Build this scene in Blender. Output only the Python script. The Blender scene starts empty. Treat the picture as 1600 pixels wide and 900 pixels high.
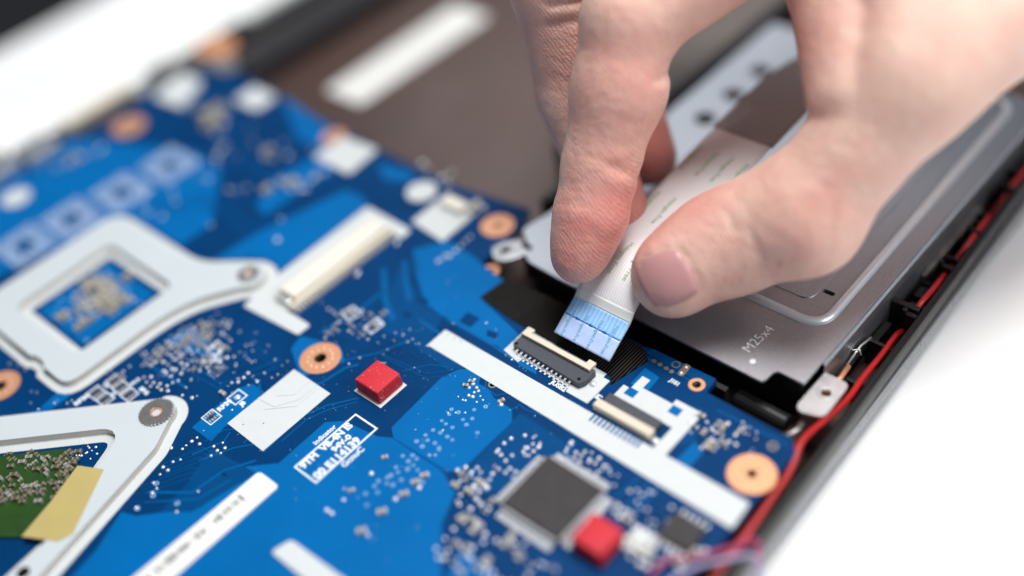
# Close-up of an opened laptop: blue circuit board, hard drive frame, a hand guiding a ribbon cable.
# Units: 1 Blender unit = 1 cm.  Board top is z = 0, X runs along the board's short edge, Y along the drive.
import bpy, bmesh, math, random
import numpy as np
from mathutils import Vector, Matrix

random.seed(7)
rng = np.random.RandomState(11)
scene = bpy.context.scene
COL = scene.collection

# ------------------------------------------------------------------ camera, world, lamps, exposure
cam_data = bpy.data.cameras.new("camera")
cam_data.sensor_width = 36.0
cam_data.lens = 39.69
cam_data.clip_start = 0.2
cam_data.clip_end = 2000.0
cam = bpy.data.objects.new("camera", cam_data)
COL.objects.link(cam)
cam.matrix_world = Matrix(((0.743704, -0.385677, 0.546038, 12.0128),
                           (0.656661, 0.574550, -0.488557, -10.7483),
                           (-0.125300, 0.721904, 0.680555, 14.9722),
                           (0, 0, 0, 1)))
cam_data.dof.use_dof = True
cam_data.dof.focus_distance = 20.2
cam_data.dof.aperture_fstop = 0.0280          # entrance pupil of 1.4 cm at this scale
cam_data.dof.aperture_blades = 0
scene.camera = cam

world = bpy.data.worlds.new("World")
scene.world = world
world.use_nodes = True
wbg = world.node_tree.nodes["Background"]
wbg.inputs[0].default_value = (0.78, 0.88, 1.0, 1)
wbg.inputs[1].default_value = 0.17


def area(name, loc, target, size, power, color):
    d = bpy.data.lights.new(name, "AREA")
    d.shape = "RECTANGLE"
    d.size, d.size_y = size
    d.energy = power
    d.color = color
    o = bpy.data.objects.new(name, d)
    COL.objects.link(o)
    o.location = loc
    o.rotation_euler = (Vector(target) - Vector(loc)).to_track_quat("-Z", "Y").to_euler()
    return o


area("ceiling_lamp", (4, 11, 60), (2, 1, 0), (24, 20), 40500, (1.0, 0.985, 0.96))
area("side_lamp", (54, 12, 42), (4, 2, 0), (30, 24), 19000, (0.98, 0.99, 1.0))
area("added_back_fill", (-44, 54, 52), (0, 2, 0), (40, 30), 6500, (0.96, 0.98, 1.0))  # added fill, no real source: brightens the steel and the fingers' left edge

scene.view_settings.view_transform = "Standard"
scene.view_settings.look = "None"
scene.view_settings.exposure = 0.08
scene.view_settings.gamma = 1.0
scene.cycles.use_denoising = True
scene.cycles.max_bounces = 8
scene.cycles.caustics_reflective = False
scene.cycles.caustics_refractive = False


# ------------------------------------------------------------------ materials
def pmat(name, col, rough=0.5, metal=0.0, var=0.08, scale=3.0, bump=0.0, bscale=60.0, spec=0.5, coat=0.0,
         rvar=0.1, col2=None, sss=0.0):
    m = bpy.data.materials.new(name)
    m.use_nodes = True
    nt = m.node_tree
    N, L = nt.nodes, nt.links
    b = N["Principled BSDF"]
    tc = N.new("ShaderNodeTexCoord")
    nz = N.new("ShaderNodeTexNoise")
    nz.inputs["Scale"].default_value = scale
    nz.inputs["Detail"].default_value = 5
    L.new(tc.outputs["Object"], nz.inputs["Vector"])
    mix = N.new("ShaderNodeMix")
    mix.data_type = "RGBA"
    c = Vector(col[:3])
    lo = tuple(c * (1 - var)) + (1,)
    hi = (tuple(col2) + (1,)) if col2 else tuple(min(1, x * (1 + var)) for x in c) + (1,)
    mix.inputs[6].default_value = lo
    mix.inputs[7].default_value = hi
    L.new(nz.outputs["Fac"], mix.inputs[0])
    L.new(mix.outputs[2], b.inputs["Base Color"])
    b.inputs["Metallic"].default_value = metal
    b.inputs["Specular IOR Level"].default_value = spec
    b.inputs["Coat Weight"].default_value = coat
    b.inputs["Coat Roughness"].default_value = 0.15
    mr = N.new("ShaderNodeMapRange")
    mr.inputs[3].default_value = max(0.03, rough - rvar)
    mr.inputs[4].default_value = min(1, rough + rvar)
    n2 = N.new("ShaderNodeTexNoise")
    n2.inputs["Scale"].default_value = scale * 2.7
    n2.inputs["Detail"].default_value = 4
    L.new(tc.outputs["Object"], n2.inputs["Vector"])
    L.new(n2.outputs["Fac"], mr.inputs[0])
    L.new(mr.outputs[0], b.inputs["Roughness"])
    if bump > 0:
        n3 = N.new("ShaderNodeTexNoise")
        n3.inputs["Scale"].default_value = bscale
        n3.inputs["Detail"].default_value = 4
        L.new(tc.outputs["Object"], n3.inputs["Vector"])
        bp = N.new("ShaderNodeBump")
        bp.inputs["Strength"].default_value = 1.0
        bp.inputs["Distance"].default_value = bump
        L.new(n3.outputs["Fac"], bp.inputs["Height"])
        L.new(bp.outputs[0], b.inputs["Normal"])
    if sss > 0:
        b.inputs["Subsurface Weight"].default_value = sss
        b.inputs["Subsurface Radius"].default_value = (0.1, 0.06, 0.04)
    return m


M = {}
M["mask_dark"] = pmat("dark_blue_solder_mask", (0.0, 0.037, 0.135), 0.42, var=0.38, scale=0.8, bump=0.0006, bscale=25, spec=0.07)
M["mask_light"] = pmat("blue_solder_mask", (0.0, 0.118, 0.36), 0.42, var=0.18, scale=0.7, bump=0.0008, bscale=18, spec=0.07)
M["mask_mid"] = pmat("teal_blue_solder_mask", (0.0, 0.055, 0.185), 0.42, var=0.15, scale=1.0, bump=0.0008, bscale=18, spec=0.07)
M["trace"] = pmat("trace_solder_mask", (0.0, 0.092, 0.285), 0.42, var=0.15, scale=2, spec=0.08)
M["trace_faint"] = pmat("faint_trace_mask", (0.0, 0.058, 0.195), 0.42, var=0.15, scale=2, spec=0.08)
M["silk"] = pmat("white_silkscreen", (0.60, 0.63, 0.64), 0.55, var=0.04, scale=5, bump=0.001, bscale=45, spec=0.3)
M["print_white"] = pmat("white_print", (0.74, 0.80, 0.86), 0.6, var=0.03, scale=9, spec=0.3)
M["plate_white"] = pmat("white_bracket_film", (0.55, 0.60, 0.63), 0.42, var=0.03, scale=1.1, bump=0.0008, bscale=14, spec=0.4)
M["plate_side"] = pmat("grey_bracket_edge", (0.56, 0.53, 0.48), 0.45, var=0.15, scale=3, metal=0.1)
M["copper"] = pmat("bare_copper", (0.78, 0.36, 0.19), 0.42, metal=0.45, var=0.10, scale=7, bump=0.001, bscale=50)
M["solder"] = pmat("solder", (0.86, 0.87, 0.90), 0.25, metal=0.45, var=0.05, scale=9)
M["tin"] = pmat("tinned_leads", (0.70, 0.69, 0.66), 0.30, metal=0.6, var=0.12, scale=9)
M["brass"] = pmat("pale_gold_pad", (0.72, 0.60, 0.40), 0.28, metal=0.9, var=0.12, scale=9)
M["cap"] = pmat("tan_ceramic", (0.29, 0.235, 0.155), 0.5, var=0.22, scale=11)
M["cap2"] = pmat("grey_ceramic", (0.21, 0.195, 0.165), 0.5, var=0.25, scale=11)
M["chip"] = pmat("black_epoxy", (0.042, 0.038, 0.041), 0.6, var=0.25, scale=5, bump=0.002, bscale=70, spec=0.25)
M["conn_dark"] = pmat("slate_connector_plastic", (0.050, 0.055, 0.072), 0.5, var=0.2, scale=12, bump=0.0015, bscale=60)
M["conn_cream"] = pmat("cream_connector_plastic", (0.66, 0.60, 0.48), 0.45, var=0.06, scale=8)
M["conn_ivory"] = pmat("ivory_connector_plastic", (0.76, 0.72, 0.64), 0.45, var=0.04, scale=5)
M["red_foam"] = pmat("red_silicone", (0.56, 0.026, 0.040), 0.62, var=0.10, scale=6, bump=0.0025, bscale=55, spec=0.3)
M["khaki"] = pmat("khaki_tape", (0.48, 0.385, 0.145), 0.45, var=0.06, scale=3, bump=0.001, bscale=25)
M["green_pcb"] = pmat("green_substrate", (0.018, 0.060, 0.008), 0.35, var=0.35, scale=3)
M["black_plastic"] = pmat("black_plastic", (0.012, 0.012, 0.013), 0.42, var=0.3, scale=4, bump=0.002, bscale=35, spec=0.4)
M["rim_plastic"] = pmat("charcoal_rim_plastic", (0.009, 0.009, 0.0095), 0.36, var=0.3, scale=3, bump=0.0025, bscale=55, spec=0.3)
M["wall_plastic"] = pmat("grey_outer_shell", (0.17, 0.18, 0.19), 0.30, var=0.1, scale=2, bump=0.001, bscale=40, spec=0.6)
M["pad_pale"] = pmat("pale_blue_pads", (0.72, 0.78, 0.86), 0.5, var=0.15, scale=4)
M["tray"] = pmat("dark_bronze_tray", (0.19, 0.088, 0.060), 0.30, var=0.45, scale=0.20, spec=0.5, metal=0.25, col2=(0.070, 0.055, 0.055))
M["rail"] = pmat("dark_rail", (0.016, 0.015, 0.017), 0.45, var=0.2, scale=1.5)
M["bay"] = pmat("taupe_bay_wall", (0.12, 0.10, 0.09), 0.45, var=0.2, scale=0.8)
M["shell_white"] = pmat("white_shell", (0.86, 0.87, 0.87), 0.4, var=0.02, scale=1)
M["table"] = pmat("white_table", (0.90, 0.90, 0.91), 0.5, var=0.012, scale=0.4, bump=0.001, bscale=12, spec=0.3)
M["floor"] = pmat("dark_floor", (0.085, 0.085, 0.088), 0.8, var=0.2, scale=0.02)
M["steel"] = pmat("zinc_steel", (0.50, 0.52, 0.57), 0.34, metal=0.88, var=0.20, scale=20, bump=0.0022, bscale=34, rvar=0.09)
M["steel_highlight"] = pmat("highlit_bead_steel", (0.78, 0.80, 0.84), 0.34, metal=0.6, var=0.06, scale=9, bump=0.0008, bscale=30)  # bead's highlight put into the colour: paler copy of the frame steel
M["steel_pale"] = pmat("pale_steel_tab", (0.54, 0.55, 0.57), 0.36, metal=0.85, var=0.08, scale=3, bump=0.0008, bscale=40)
M["mark_glint"] = pmat("stamped_mark_glint", (0.74, 0.75, 0.77), 0.35, metal=0.0, var=0.04, scale=3)  # glint on the stamped edges painted as a pale non-metal colour
M["dark_metal"] = pmat("dark_knurled_steel", (0.30, 0.295, 0.29), 0.38, metal=0.75, var=0.2, scale=9)
M["wire_red"] = pmat("red_wire_insulation", (0.42, 0.010, 0.012), 0.34, var=0.1, scale=6, spec=0.5)
M["wire_violet"] = pmat("violet_wire_insulation", (0.34, 0.30, 0.48), 0.4, var=0.1, scale=6, spec=0.5)
M["wire_magenta"] = pmat("magenta_wire_insulation", (0.36, 0.03, 0.12), 0.4, var=0.1, scale=6, spec=0.5)
M["hole"] = pmat("black_bore", (0.004, 0.004, 0.004), 0.7, var=0.1, spec=0.1)
M["paper"] = pmat("white_label_paper", (0.78, 0.78, 0.76), 0.55, var=0.03, scale=4)
M["ink"] = pmat("grey_ink", (0.16, 0.165, 0.16), 0.7, var=0.1, scale=4)
M["line_blue"] = pmat("blue_printed_line", (0.006, 0.13, 0.46), 0.5, var=0.1, scale=20)
M["ink_green"] = pmat("green_ink", (0.32, 0.56, 0.33), 0.6, var=0.4, scale=6)
M["ink_teal"] = pmat("teal_ink", (0.20, 0.45, 0.66), 0.6, var=0.1, scale=20)
M["nail"] = pmat("fingernail", (0.50, 0.255, 0.25), 0.36, var=0.10, scale=2.5, sss=0.2, spec=0.5, coat=0.15)


def striped(name, base, line, period, rough, bump, axis=0, duty=0.5, spec=0.4, noise=0.0):
    """fine parallel ribs running across one axis of the object"""
    m = bpy.data.materials.new(name)
    m.use_nodes = True
    N, L = m.node_tree.nodes, m.node_tree.links
    b = N["Principled BSDF"]
    tc = N.new("ShaderNodeTexCoord")
    sp = N.new("ShaderNodeSeparateXYZ")
    L.new(tc.outputs["Object"], sp.inputs[0])
    k = N.new("ShaderNodeMath"); k.operation = "MULTIPLY"; k.inputs[1].default_value = 2 * math.pi / period
    L.new(sp.outputs[axis], k.inputs[0])
    s = N.new("ShaderNodeMath"); s.operation = "SINE"
    L.new(k.outputs[0], s.inputs[0])
    mr = N.new("ShaderNodeMapRange")
    mr.inputs[1].default_value = -1 + 2 * (duty - 0.25)
    mr.inputs[2].default_value = 1
    L.new(s.outputs[0], mr.inputs[0])
    nz = N.new("ShaderNodeTexNoise"); nz.inputs["Scale"].default_value = 30
    L.new(tc.outputs["Object"], nz.inputs["Vector"])
    mu = N.new("ShaderNodeMath"); mu.operation = "MULTIPLY_ADD"
    mu.inputs[1].default_value = noise; mu.inputs[2].default_value = 1 - noise * 0.6
    L.new(nz.outputs["Fac"], mu.inputs[0])
    m2 = N.new("ShaderNodeMath"); m2.operation = "MULTIPLY"; m2.use_clamp = True
    L.new(mr.outputs[0], m2.inputs[0]); L.new(mu.outputs[0], m2.inputs[1])
    mix = N.new("ShaderNodeMix"); mix.data_type = "RGBA"
    mix.inputs[6].default_value = tuple(base) + (1,)
    mix.inputs[7].default_value = tuple(line) + (1,)
    L.new(m2.outputs[0], mix.inputs[0])
    L.new(mix.outputs[2], b.inputs["Base Color"])
    b.inputs["Roughness"].default_value = rough
    b.inputs["Specular IOR Level"].default_value = spec
    bp = N.new("ShaderNodeBump"); bp.inputs["Distance"].default_value = bump; bp.inputs["Strength"].default_value = 1.0
    L.new(s.outputs[0], bp.inputs["Height"])
    L.new(bp.outputs[0], b.inputs["Normal"])
    return m


M["ffc"] = striped("ribbed_white_cable", (0.93, 0.93, 0.93), (0.80, 0.83, 0.88), 0.052, 0.45, 0.004, duty=0.55)
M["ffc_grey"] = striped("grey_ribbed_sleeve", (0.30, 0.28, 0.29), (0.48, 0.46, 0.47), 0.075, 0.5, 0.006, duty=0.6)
M["ffc_smooth"] = pmat("smooth_white_cable", (0.82, 0.81, 0.79), 0.45, var=0.02)
M["ffc_blue"] = striped("blue_stiffener", (0.27, 0.53, 0.92), (0.40, 0.64, 0.95), 0.085, 0.40, 0.0015, duty=0.5, spec=0.5)
M["ffc_pale"] = pmat("pale_blue_stiffener", (0.40, 0.60, 0.94), 0.42, var=0.08, scale=7, col2=(0.58, 0.66, 0.95))
M["tape_rib"] = striped("black_ribbed_tape", (0.003, 0.003, 0.003), (0.055, 0.049, 0.043), 0.058, 0.8, 0.006, duty=1.0, spec=0.06, noise=1.2)
M["tape_cloth"] = pmat("black_cloth_tape", (0.004, 0.004, 0.004), 0.9, var=0.6, scale=30, bump=0.006, bscale=40, spec=0.05, col2=(0.030, 0.029, 0.027))


# ------------------------------------------------------------------ geometry helpers
class MB:
    def __init__(self):
        self.v, self.f, self.mi = [], [], []

    def add(self, vs, fs, mi=0):
        o = len(self.v)
        self.v += [tuple(p) for p in vs]
        self.f += [tuple(i + o for i in f) for f in fs]
        self.mi += [mi] * len(fs)
        return self

    def box(self, x0, x1, y0, y1, z0, z1, mi=0):
        vs = [(x, y, z) for z in (z0, z1) for x, y in ((x0, y0), (x1, y0), (x1, y1), (x0, y1))]
        return self.add(vs, [(3, 2, 1, 0), (4, 5, 6, 7), (0, 1, 5, 4), (1, 2, 6, 5), (2, 3, 7, 6), (3, 0, 4, 7)], mi)

    def prism(self, poly, z0, z1, holes=(), mi=0):
        def ccw(p, want=True):
            a = sum(p[i][0] * p[(i + 1) % len(p)][1] - p[(i + 1) % len(p)][0] * p[i][1] for i in range(len(p)))
            return list(p) if (a > 0) == want else list(p)[::-1]
        loops = [ccw(poly)] + [ccw(h, False) for h in holes]
        bm = bmesh.new()
        idx = []
        for lp in loops:
            vs = [bm.verts.new((x, y, 0)) for x, y in lp]
            for i in range(len(vs)):
                bm.edges.new((vs[i], vs[(i + 1) % len(vs)]))
            idx.append(vs)
        bmesh.ops.triangle_fill(bm, edges=bm.edges[:], use_beauty=True, use_dissolve=False)
        bm.verts.index_update()
        n = len(bm.verts)
        pts = [(v.co.x, v.co.y) for v in bm.verts]
        tris = []
        for f in bm.faces:
            t = [v.index for v in f.verts]
            a = sum(pts[t[i]][0] * pts[t[(i + 1) % 3]][1] - pts[t[(i + 1) % 3]][0] * pts[t[i]][1] for i in range(3))
            tris.append(tuple(t) if a > 0 else tuple(t[::-1]))
        bm.free()
        fs = [tuple(i + n for i in t) for t in tris] + [t[::-1] for t in tris]
        k = 0
        for lp in loops:
            m = len(lp)
            for i in range(m):
                a, b = k + i, k + (i + 1) % m
                fs.append((a, b, b + n, a + n))
            k += m
        return self.add([(x, y, z0) for x, y in pts] + [(x, y, z1) for x, y in pts], fs, mi)

    def cyl(self, c, r, z0, z1, n=20, r1=None, mi=0):
        r1 = r if r1 is None else r1
        vs = [(c[0] + rr * math.cos(2 * math.pi * i / n), c[1] + rr * math.sin(2 * math.pi * i / n), z)
              for rr, z in ((r, z0), (r1, z1)) for i in range(n)]
        fs = [tuple(range(n - 1, -1, -1)), tuple(range(n, 2 * n))]
        fs += [(i, (i + 1) % n, n + (i + 1) % n, n + i) for i in range(n)]
        return self.add(vs, fs, mi)

    def dome(self, c, r, z0, h, n=12, rings=3, mi=0):
        vs, fs = [], []
        for j in range(rings):
            a = j / rings * math.pi / 2
            for i in range(n):
                vs.append((c[0] + r * math.cos(a) * math.cos(2 * math.pi * i / n),
                           c[1] + r * math.cos(a) * math.sin(2 * math.pi * i / n), z0 + h * math.sin(a)))
        vs.append((c[0], c[1], z0 + h))
        for j in range(rings - 1):
            for i in range(n):
                fs.append((j * n + i, j * n + (i + 1) % n, (j + 1) * n + (i + 1) % n, (j + 1) * n + i))
        for i in range(n):
            fs.append(((rings - 1) * n + i, (rings - 1) * n + (i + 1) % n, rings * n))
        return self.add(vs, fs, mi)

    def ring(self, c, r0, r1, z0, z1, n=40, mi=0):
        return self.prism(circle(c, r1, n), z0, z1, [circle(c, r0, n)], mi)

    def tube(self, pts, r, n=10, mi=0, cap=True):
        pts = [Vector(p) for p in pts]
        vs, fs = [], []
        up = Vector((0, 0, 1))
        for i, p in enumerate(pts):
            t = (pts[min(i + 1, len(pts) - 1)] - pts[max(i - 1, 0)]).normalized()
            s = t.cross(up)
            if s.length < 1e-4:
                s = t.cross(Vector((1, 0, 0)))
            s.normalize()
            q = s.cross(t)
            rr = r[i] if isinstance(r, (list, tuple)) else r
            for k in range(n):
                a = 2 * math.pi * k / n
                vs.append(p + s * (rr * math.cos(a)) + q * (rr * math.sin(a)))
        m = len(pts)
        for i in range(m - 1):
            for k in range(n):
                fs.append((i * n + k, i * n + (k + 1) % n, (i + 1) * n + (k + 1) % n, (i + 1) * n + k))
        if cap:
            fs += [tuple(range(n - 1, -1, -1)), tuple(range((m - 1) * n, m * n))]
        return self.add(vs, fs, mi)

    def mesh(self, name, mats, smooth=False):
        me = bpy.data.meshes.new(name)
        me.from_pydata(self.v, [], self.f)
        for m in (mats if isinstance(mats, (list, tuple)) else [mats]):
            me.materials.append(m)
        for p, i in zip(me.polygons, self.mi):
            p.material_index = i
            p.use_smooth = smooth
        bm = bmesh.new(); bm.from_mesh(me)
        bmesh.ops.recalc_face_normals(bm, faces=bm.faces[:])
        bm.to_mesh(me); bm.free()
        me.update()
        return me

    def build(self, name, mats, parent=None, bev=0.0, smooth=False, seg=2):
        o = link(name, self.mesh(name, mats, smooth), parent)
        if bev:
            md = o.modifiers.new("bevel", "BEVEL")
            md.width = bev; md.segments = seg; md.limit_method = "ANGLE"; md.angle_limit = math.radians(35)
            md.harden_normals = False
            for p in o.data.polygons:
                p.use_smooth = smooth
        return o


def link(name, data, parent=None):
    o = bpy.data.objects.new(name, data)
    COL.objects.link(o)
    if parent:
        o.parent = parent
        o.matrix_parent_inverse = base_of(parent).inverted()
    return o


def base_of(o):
    m = Matrix.Translation(o.location)
    return base_of(o.parent) @ o.matrix_parent_inverse @ m if o.parent else m


def thing(name, label, cat, loc=(0, 0, 0), group=None):
    o = bpy.data.objects.new(name, None)
    o.empty_display_size = 0.2
    COL.objects.link(o)
    o.location = loc
    return tag(o, label, cat, group)


def tag(o, label, cat, group=None):
    o["label"] = label
    o["category"] = cat
    if group:
        o["group"] = group
    return o


def structure(o):
    o["kind"] = "structure"
    return o


def circle(c, r, n=32, a0=0.0, a1=2 * math.pi, close=False):
    m = n + 1 if close else n
    return [(c[0] + r * math.cos(a0 + (a1 - a0) * i / n), c[1] + r * math.sin(a0 + (a1 - a0) * i / n)) for i in range(m)]


def rect(x0, x1, y0, y1):
    return [(x0, y0), (x1, y0), (x1, y1), (x0, y1)]


def rounded(poly, r, n=6):
    """round every corner of a polygon; r may be one radius or one per corner"""
    out = []
    m = len(poly)
    for i in range(m):
        p, a, b = Vector(poly[i]), Vector(poly[i - 1]), Vector(poly[(i + 1) % m])
        u, w = (a - p), (b - p)
        rr = r[i] if isinstance(r, (list, tuple)) else r
        rr = min(rr, u.length * 0.48, w.length * 0.48)
        if rr < 1e-4:
            out.append(tuple(p)); continue
        p0, p1 = p + u.normalized() * rr, p + w.normalized() * rr
        for k in range(n + 1):
            t = k / n
            q = p0 * (1 - t) ** 2 + p * 2 * t * (1 - t) + p1 * t * t
            out.append((q.x, q.y))
    return out


def inset(poly, d):
    """move every edge of a polygon inwards by d"""
    a = sum(poly[i][0] * poly[(i + 1) % len(poly)][1] - poly[(i + 1) % len(poly)][0] * poly[i][1] for i in range(len(poly)))
    s = 1 if a > 0 else -1
    out = []
    m = len(poly)
    for i in range(m):
        p, q, t = Vector(poly[i - 1]), Vector(poly[i]), Vector(poly[(i + 1) % m])
        e1, e2 = (q - p).normalized(), (t - q).normalized()
        n1, n2 = Vector((-e1.y, e1.x)) * s, Vector((-e2.y, e2.x)) * s
        k = n1 + n2
        k = k / max(0.35, k.dot(n1)) if k.length > 1e-5 else n1
        out.append(tuple(q + k * d))
    return out


def stroke(pts, w):
    """outline of a polyline with a width"""
    L, R = [], []
    pts = [Vector(p) for p in pts]
    for i, p in enumerate(pts):
        d0 = (p - pts[i - 1]).normalized() if i else None
        d1 = (pts[i + 1] - p).normalized() if i < len(pts) - 1 else None
        d = ((d0 or d1) + (d1 or d0)).normalized()
        n = Vector((-d.y, d.x))
        k = w / 2 / max(0.5, n.dot(Vector((-(d1 or d0).y, (d1 or d0).x))))
        L.append(tuple(p + n * k)); R.append(tuple(p - n * k))
    return L, R


def strip(mb, pts, w, z0, z1, mi=0):
    L, R = stroke(pts, w)
    n = len(L)
    vs = [(x, y, z1) for x, y in L] + [(x, y, z1) for x, y in R] + [(x, y, z0) for x, y in L] + [(x, y, z0) for x, y in R]
    fs = []
    for i in range(n - 1):
        fs += [(i, n + i, n + i + 1, i + 1), (i, i + 1, 2 * n + i + 1, 2 * n + i), (n + i + 1, n + i, 3 * n + i, 3 * n + i + 1)]
    fs += [(0, 2 * n, 3 * n, n), (n - 1, 2 * n - 1, 4 * n - 1, 3 * n - 1)]
    return mb.add(vs, fs, mi)


def text_mesh(s, size, name, mat, extrude=0.002, bold=0.0, align="LEFT"):
    cu = bpy.data.curves.new(name + "_curve", "FONT")
    cu.body = s
    cu.size = size
    cu.extrude = extrude
    cu.offset = bold
    cu.align_x = align
    cu.align_y = "CENTER"
    cu.resolution_u = 3
    tmp = bpy.data.objects.new(name + "_tmp", cu)
    COL.objects.link(tmp)
    dg = bpy.context.evaluated_depsgraph_get()
    me = bpy.data.meshes.new_from_object(tmp.evaluated_get(dg))
    bpy.data.objects.remove(tmp)
    bpy.data.curves.remove(cu)
    me.materials.clear()
    me.materials.append(mat)
    me.name = name
    return me


def put_text(name, s, size, loc, rotz, mat, parent, extrude=0.002, bold=0.0, align="LEFT"):
    me = text_mesh(s, size, name, mat, extrude, bold, align)
    me.transform(Matrix.Translation(loc) @ Matrix.Rotation(rotz, 4, "Z"))
    return link(name, me, parent)


def place(name, me, parent, loc, rotz=0.0, sc=1.0):
    o = link(name, me, parent)
    o.location = loc
    o.rotation_euler = (0, 0, rotz)
    o.scale = (sc, sc, sc) if not isinstance(sc, (tuple, list)) else sc
    return o


# ------------------------------------------------------------------ setting: table and floor
structure(MB().box(-21.4, 60, -60, 70, -3.3, -1.3).build("table_top", M["table"], bev=0.15))
structure(MB().box(-400, 200, -300, 400, -72, -70).build("floor", M["floor"]))

# ------------------------------------------------------------------ laptop chassis
chassis = thing("laptop_chassis", "opened black laptop base with a white back edge lying on the white table", "laptop", (-4, 0, -1.3))
MB().box(-13.4, 6.60, -16, 14, -1.18, -0.95).build("tray_floor", M["tray"], chassis)


def wall_profile(mb, prof, y0, y1, k=0.0):
    m = len(prof)
    vs = [(x + k * (y0 - 2), y0, z) for x, z in prof] + [(x + k * (y1 - 2), y1, z) for x, z in prof]
    fs = [(i, (i + 1) % m, m + (i + 1) % m, m + i) for i in range(m)] + [tuple(range(m)), tuple(range(2 * m - 1, m - 1, -1))]
    return mb.add(vs, fs)


# right hand wall: dark rim on top, grey rounded shell outside
wall_profile(MB(), [(6.57, -1.18), (6.57, -0.20), (6.59, -0.15), (6.65, -0.14), (6.71, -0.17), (6.735, -0.26), (6.735, -0.62), (6.64, -0.62), (6.64, -1.18)],
             -16, 14, -0.030).build("side_rim", M["rim_plastic"], chassis, bev=0.02, smooth=True)
wall_profile(MB(), [(6.60, -1.22), (6.60, -0.60), (6.75, -0.60), (6.76, -0.80), (6.74, -1.00), (6.69, -1.16), (6.60, -1.29)],
             -16, 14, -0.018).build("outer_shell", M["wall_plastic"], chassis, smooth=False)
# white back edge of the base and the dark hinge rail beside the cavity
wall_profile(MB(), [(-13.45, -1.25), (-13.45, 0.02), (-13.55, 0.10), (-15.9, 0.10), (-16.15, 0.02), (-16.3, -0.3), (-16.1, -1.29)],
             -16, 14).build("rear_panel", M["shell_white"], chassis, bev=0.05)
wall_profile(MB(), [(-13.3, -0.95), (-13.3, -0.20), (-12.55, -0.20), (-12.45, -0.36), (-11.75, -0.36), (-11.65, -0.95)],
             2.5, 14).build("hinge_rail", M["rail"], chassis, bev=0.05)
wall_profile(MB(), [(-13.25, -0.22), (-13.25, -0.06), (-12.72, -0.06), (-12.72, -0.22)],
             3.1, 14).build("hinge_arm", M["black_plastic"], chassis, bev=0.03)
# hinge fittings at the board's far corner
MB().prism(rounded(rect(-13.45, -12.5, 1.5, 2.35), 0.2), -0.15, 0.05).build("hinge_bracket", M["dark_metal"], chassis, bev=0.03)
MB().cyl((-12.75, 2.45), 0.55, -0.1, 0.2, 28).build("hinge_boss", M["copper"], chassis, bev=0.05, smooth=False)
MB().prism(rounded(rect(-12.55, -11.55, 1.75, 2.35), 0.25), 0.0, 0.10).build("hinge_foot", M["steel_pale"], chassis, bev=0.03)
MB().prism(rounded(rect(-13.4, -12.75, 2.9, 3.8), 0.2), -0.1, 0.10).build("hinge_cap", M["rail"], chassis, bev=0.05)

# the gap beside the drive: ribs, clips and posts
for (x0, x1, y0, y1, z0, z1) in ((5.98, 6.50, 3.78, 3.90, -0.95, -0.12), (6.02, 6.50, 2.86, 2.94, -0.95, -0.34), (6.10, 6.46, 5.55, 5.62, -0.95, -0.30), (6.08, 6.44, 7.05, 7.12, -0.95, -0.30),
                                 (6.0, 6.40, 8.6, 8.7, -0.95, -0.26), (6.0, 6.50, 1.9, 1.98, -0.95, -0.45), (6.0, 6.44, 6.4, 6.47, -0.95, -0.5), (6.0, 6.46, 4.95, 5.02, -0.95, -0.55)):
    MB().box(x0, x1, y0, y1, z0, z1).build("rib", M["black_plastic"], chassis, bev=0.015)
for y in (3.60, 5.10, 6.30, 7.85):
    xr = 6.585 - 0.03 * (y - 2)
    mb = MB().box(xr - 0.20, xr, y, y + 0.10, -0.62, -0.12)
    mb.box(xr - 0.27, xr - 0.19, y, y + 0.10, -0.62, -0.05)
    mb.build("cable_clip", M["rim_plastic"], chassis, bev=0.02)
    MB().box(xr - 0.30, xr - 0.02, y + 0.42, y + 0.47, -0.9, -0.24).build("rib", M["black_plastic"], chassis, bev=0.012)
MB().box(6.02, 6.16, 2.98, 3.55, -0.95, -0.42).build("post", M["rim_plastic"], chassis, bev=0.02)
MB().box(6.10, 6.34, 4.45, 4.75, -0.95, -0.45).build("post", M["black_plastic"], chassis, bev=0.02)
MB().box(5.98, 6.06, 5.0, 7.4, -0.6, -0.42).build("side_rail", M["dark_metal"], chassis, bev=0.02)
MB().tube([(6.05, 1.35, -0.35), (6.12, 1.75, -0.30), (6.08, 2.1, -0.34)], 0.05, 8).build("spring_contact", M["copper"], chassis, smooth=True)
MB().tube([(6.02, 2.15, -0.4), (6.03, 2.6, -0.28), (6.05, 2.95, -0.36)], 0.025, 6).build("spring_contact", M["tin"], chassis, smooth=True)
MB().tube([(5.99, 2.35, -0.2), (6.08, 2.45, -0.22), (6.14, 2.42, -0.3)], 0.02, 6).build("spring_contact", M["tin"], chassis, smooth=True)
# roller shaped boss and small hook in the dark gap in front of the drive
MB().tube([(4.78, 0.52, -0.52), (5.85, 0.50, -0.52)], 0.17, 16).build("boss", M["black_plastic"], chassis, smooth=False, bev=0.05)
MB().tube([(6.02, -0.02, -0.2), (6.14, 0.02, -0.13), (6.20, 0.22, -0.12), (6.17, 0.38, -0.16)], 0.05, 8).build("hook", M["dark_metal"], chassis, smooth=True)
MB().box(3.0, 4.75, 0.24, 0.36, -0.95, -0.14).build("rib", M["black_plastic"], chassis, bev=0.02)

strip_l = MB().prism(rounded(rect(-9.95, -8.6, 3.6, 8.6), 0.12), -0.95, -0.935).build("paper_strip", M["paper"])
tag(strip_l, "long white paper strip stuck in the dark cavity behind the board", "sticker")

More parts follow.
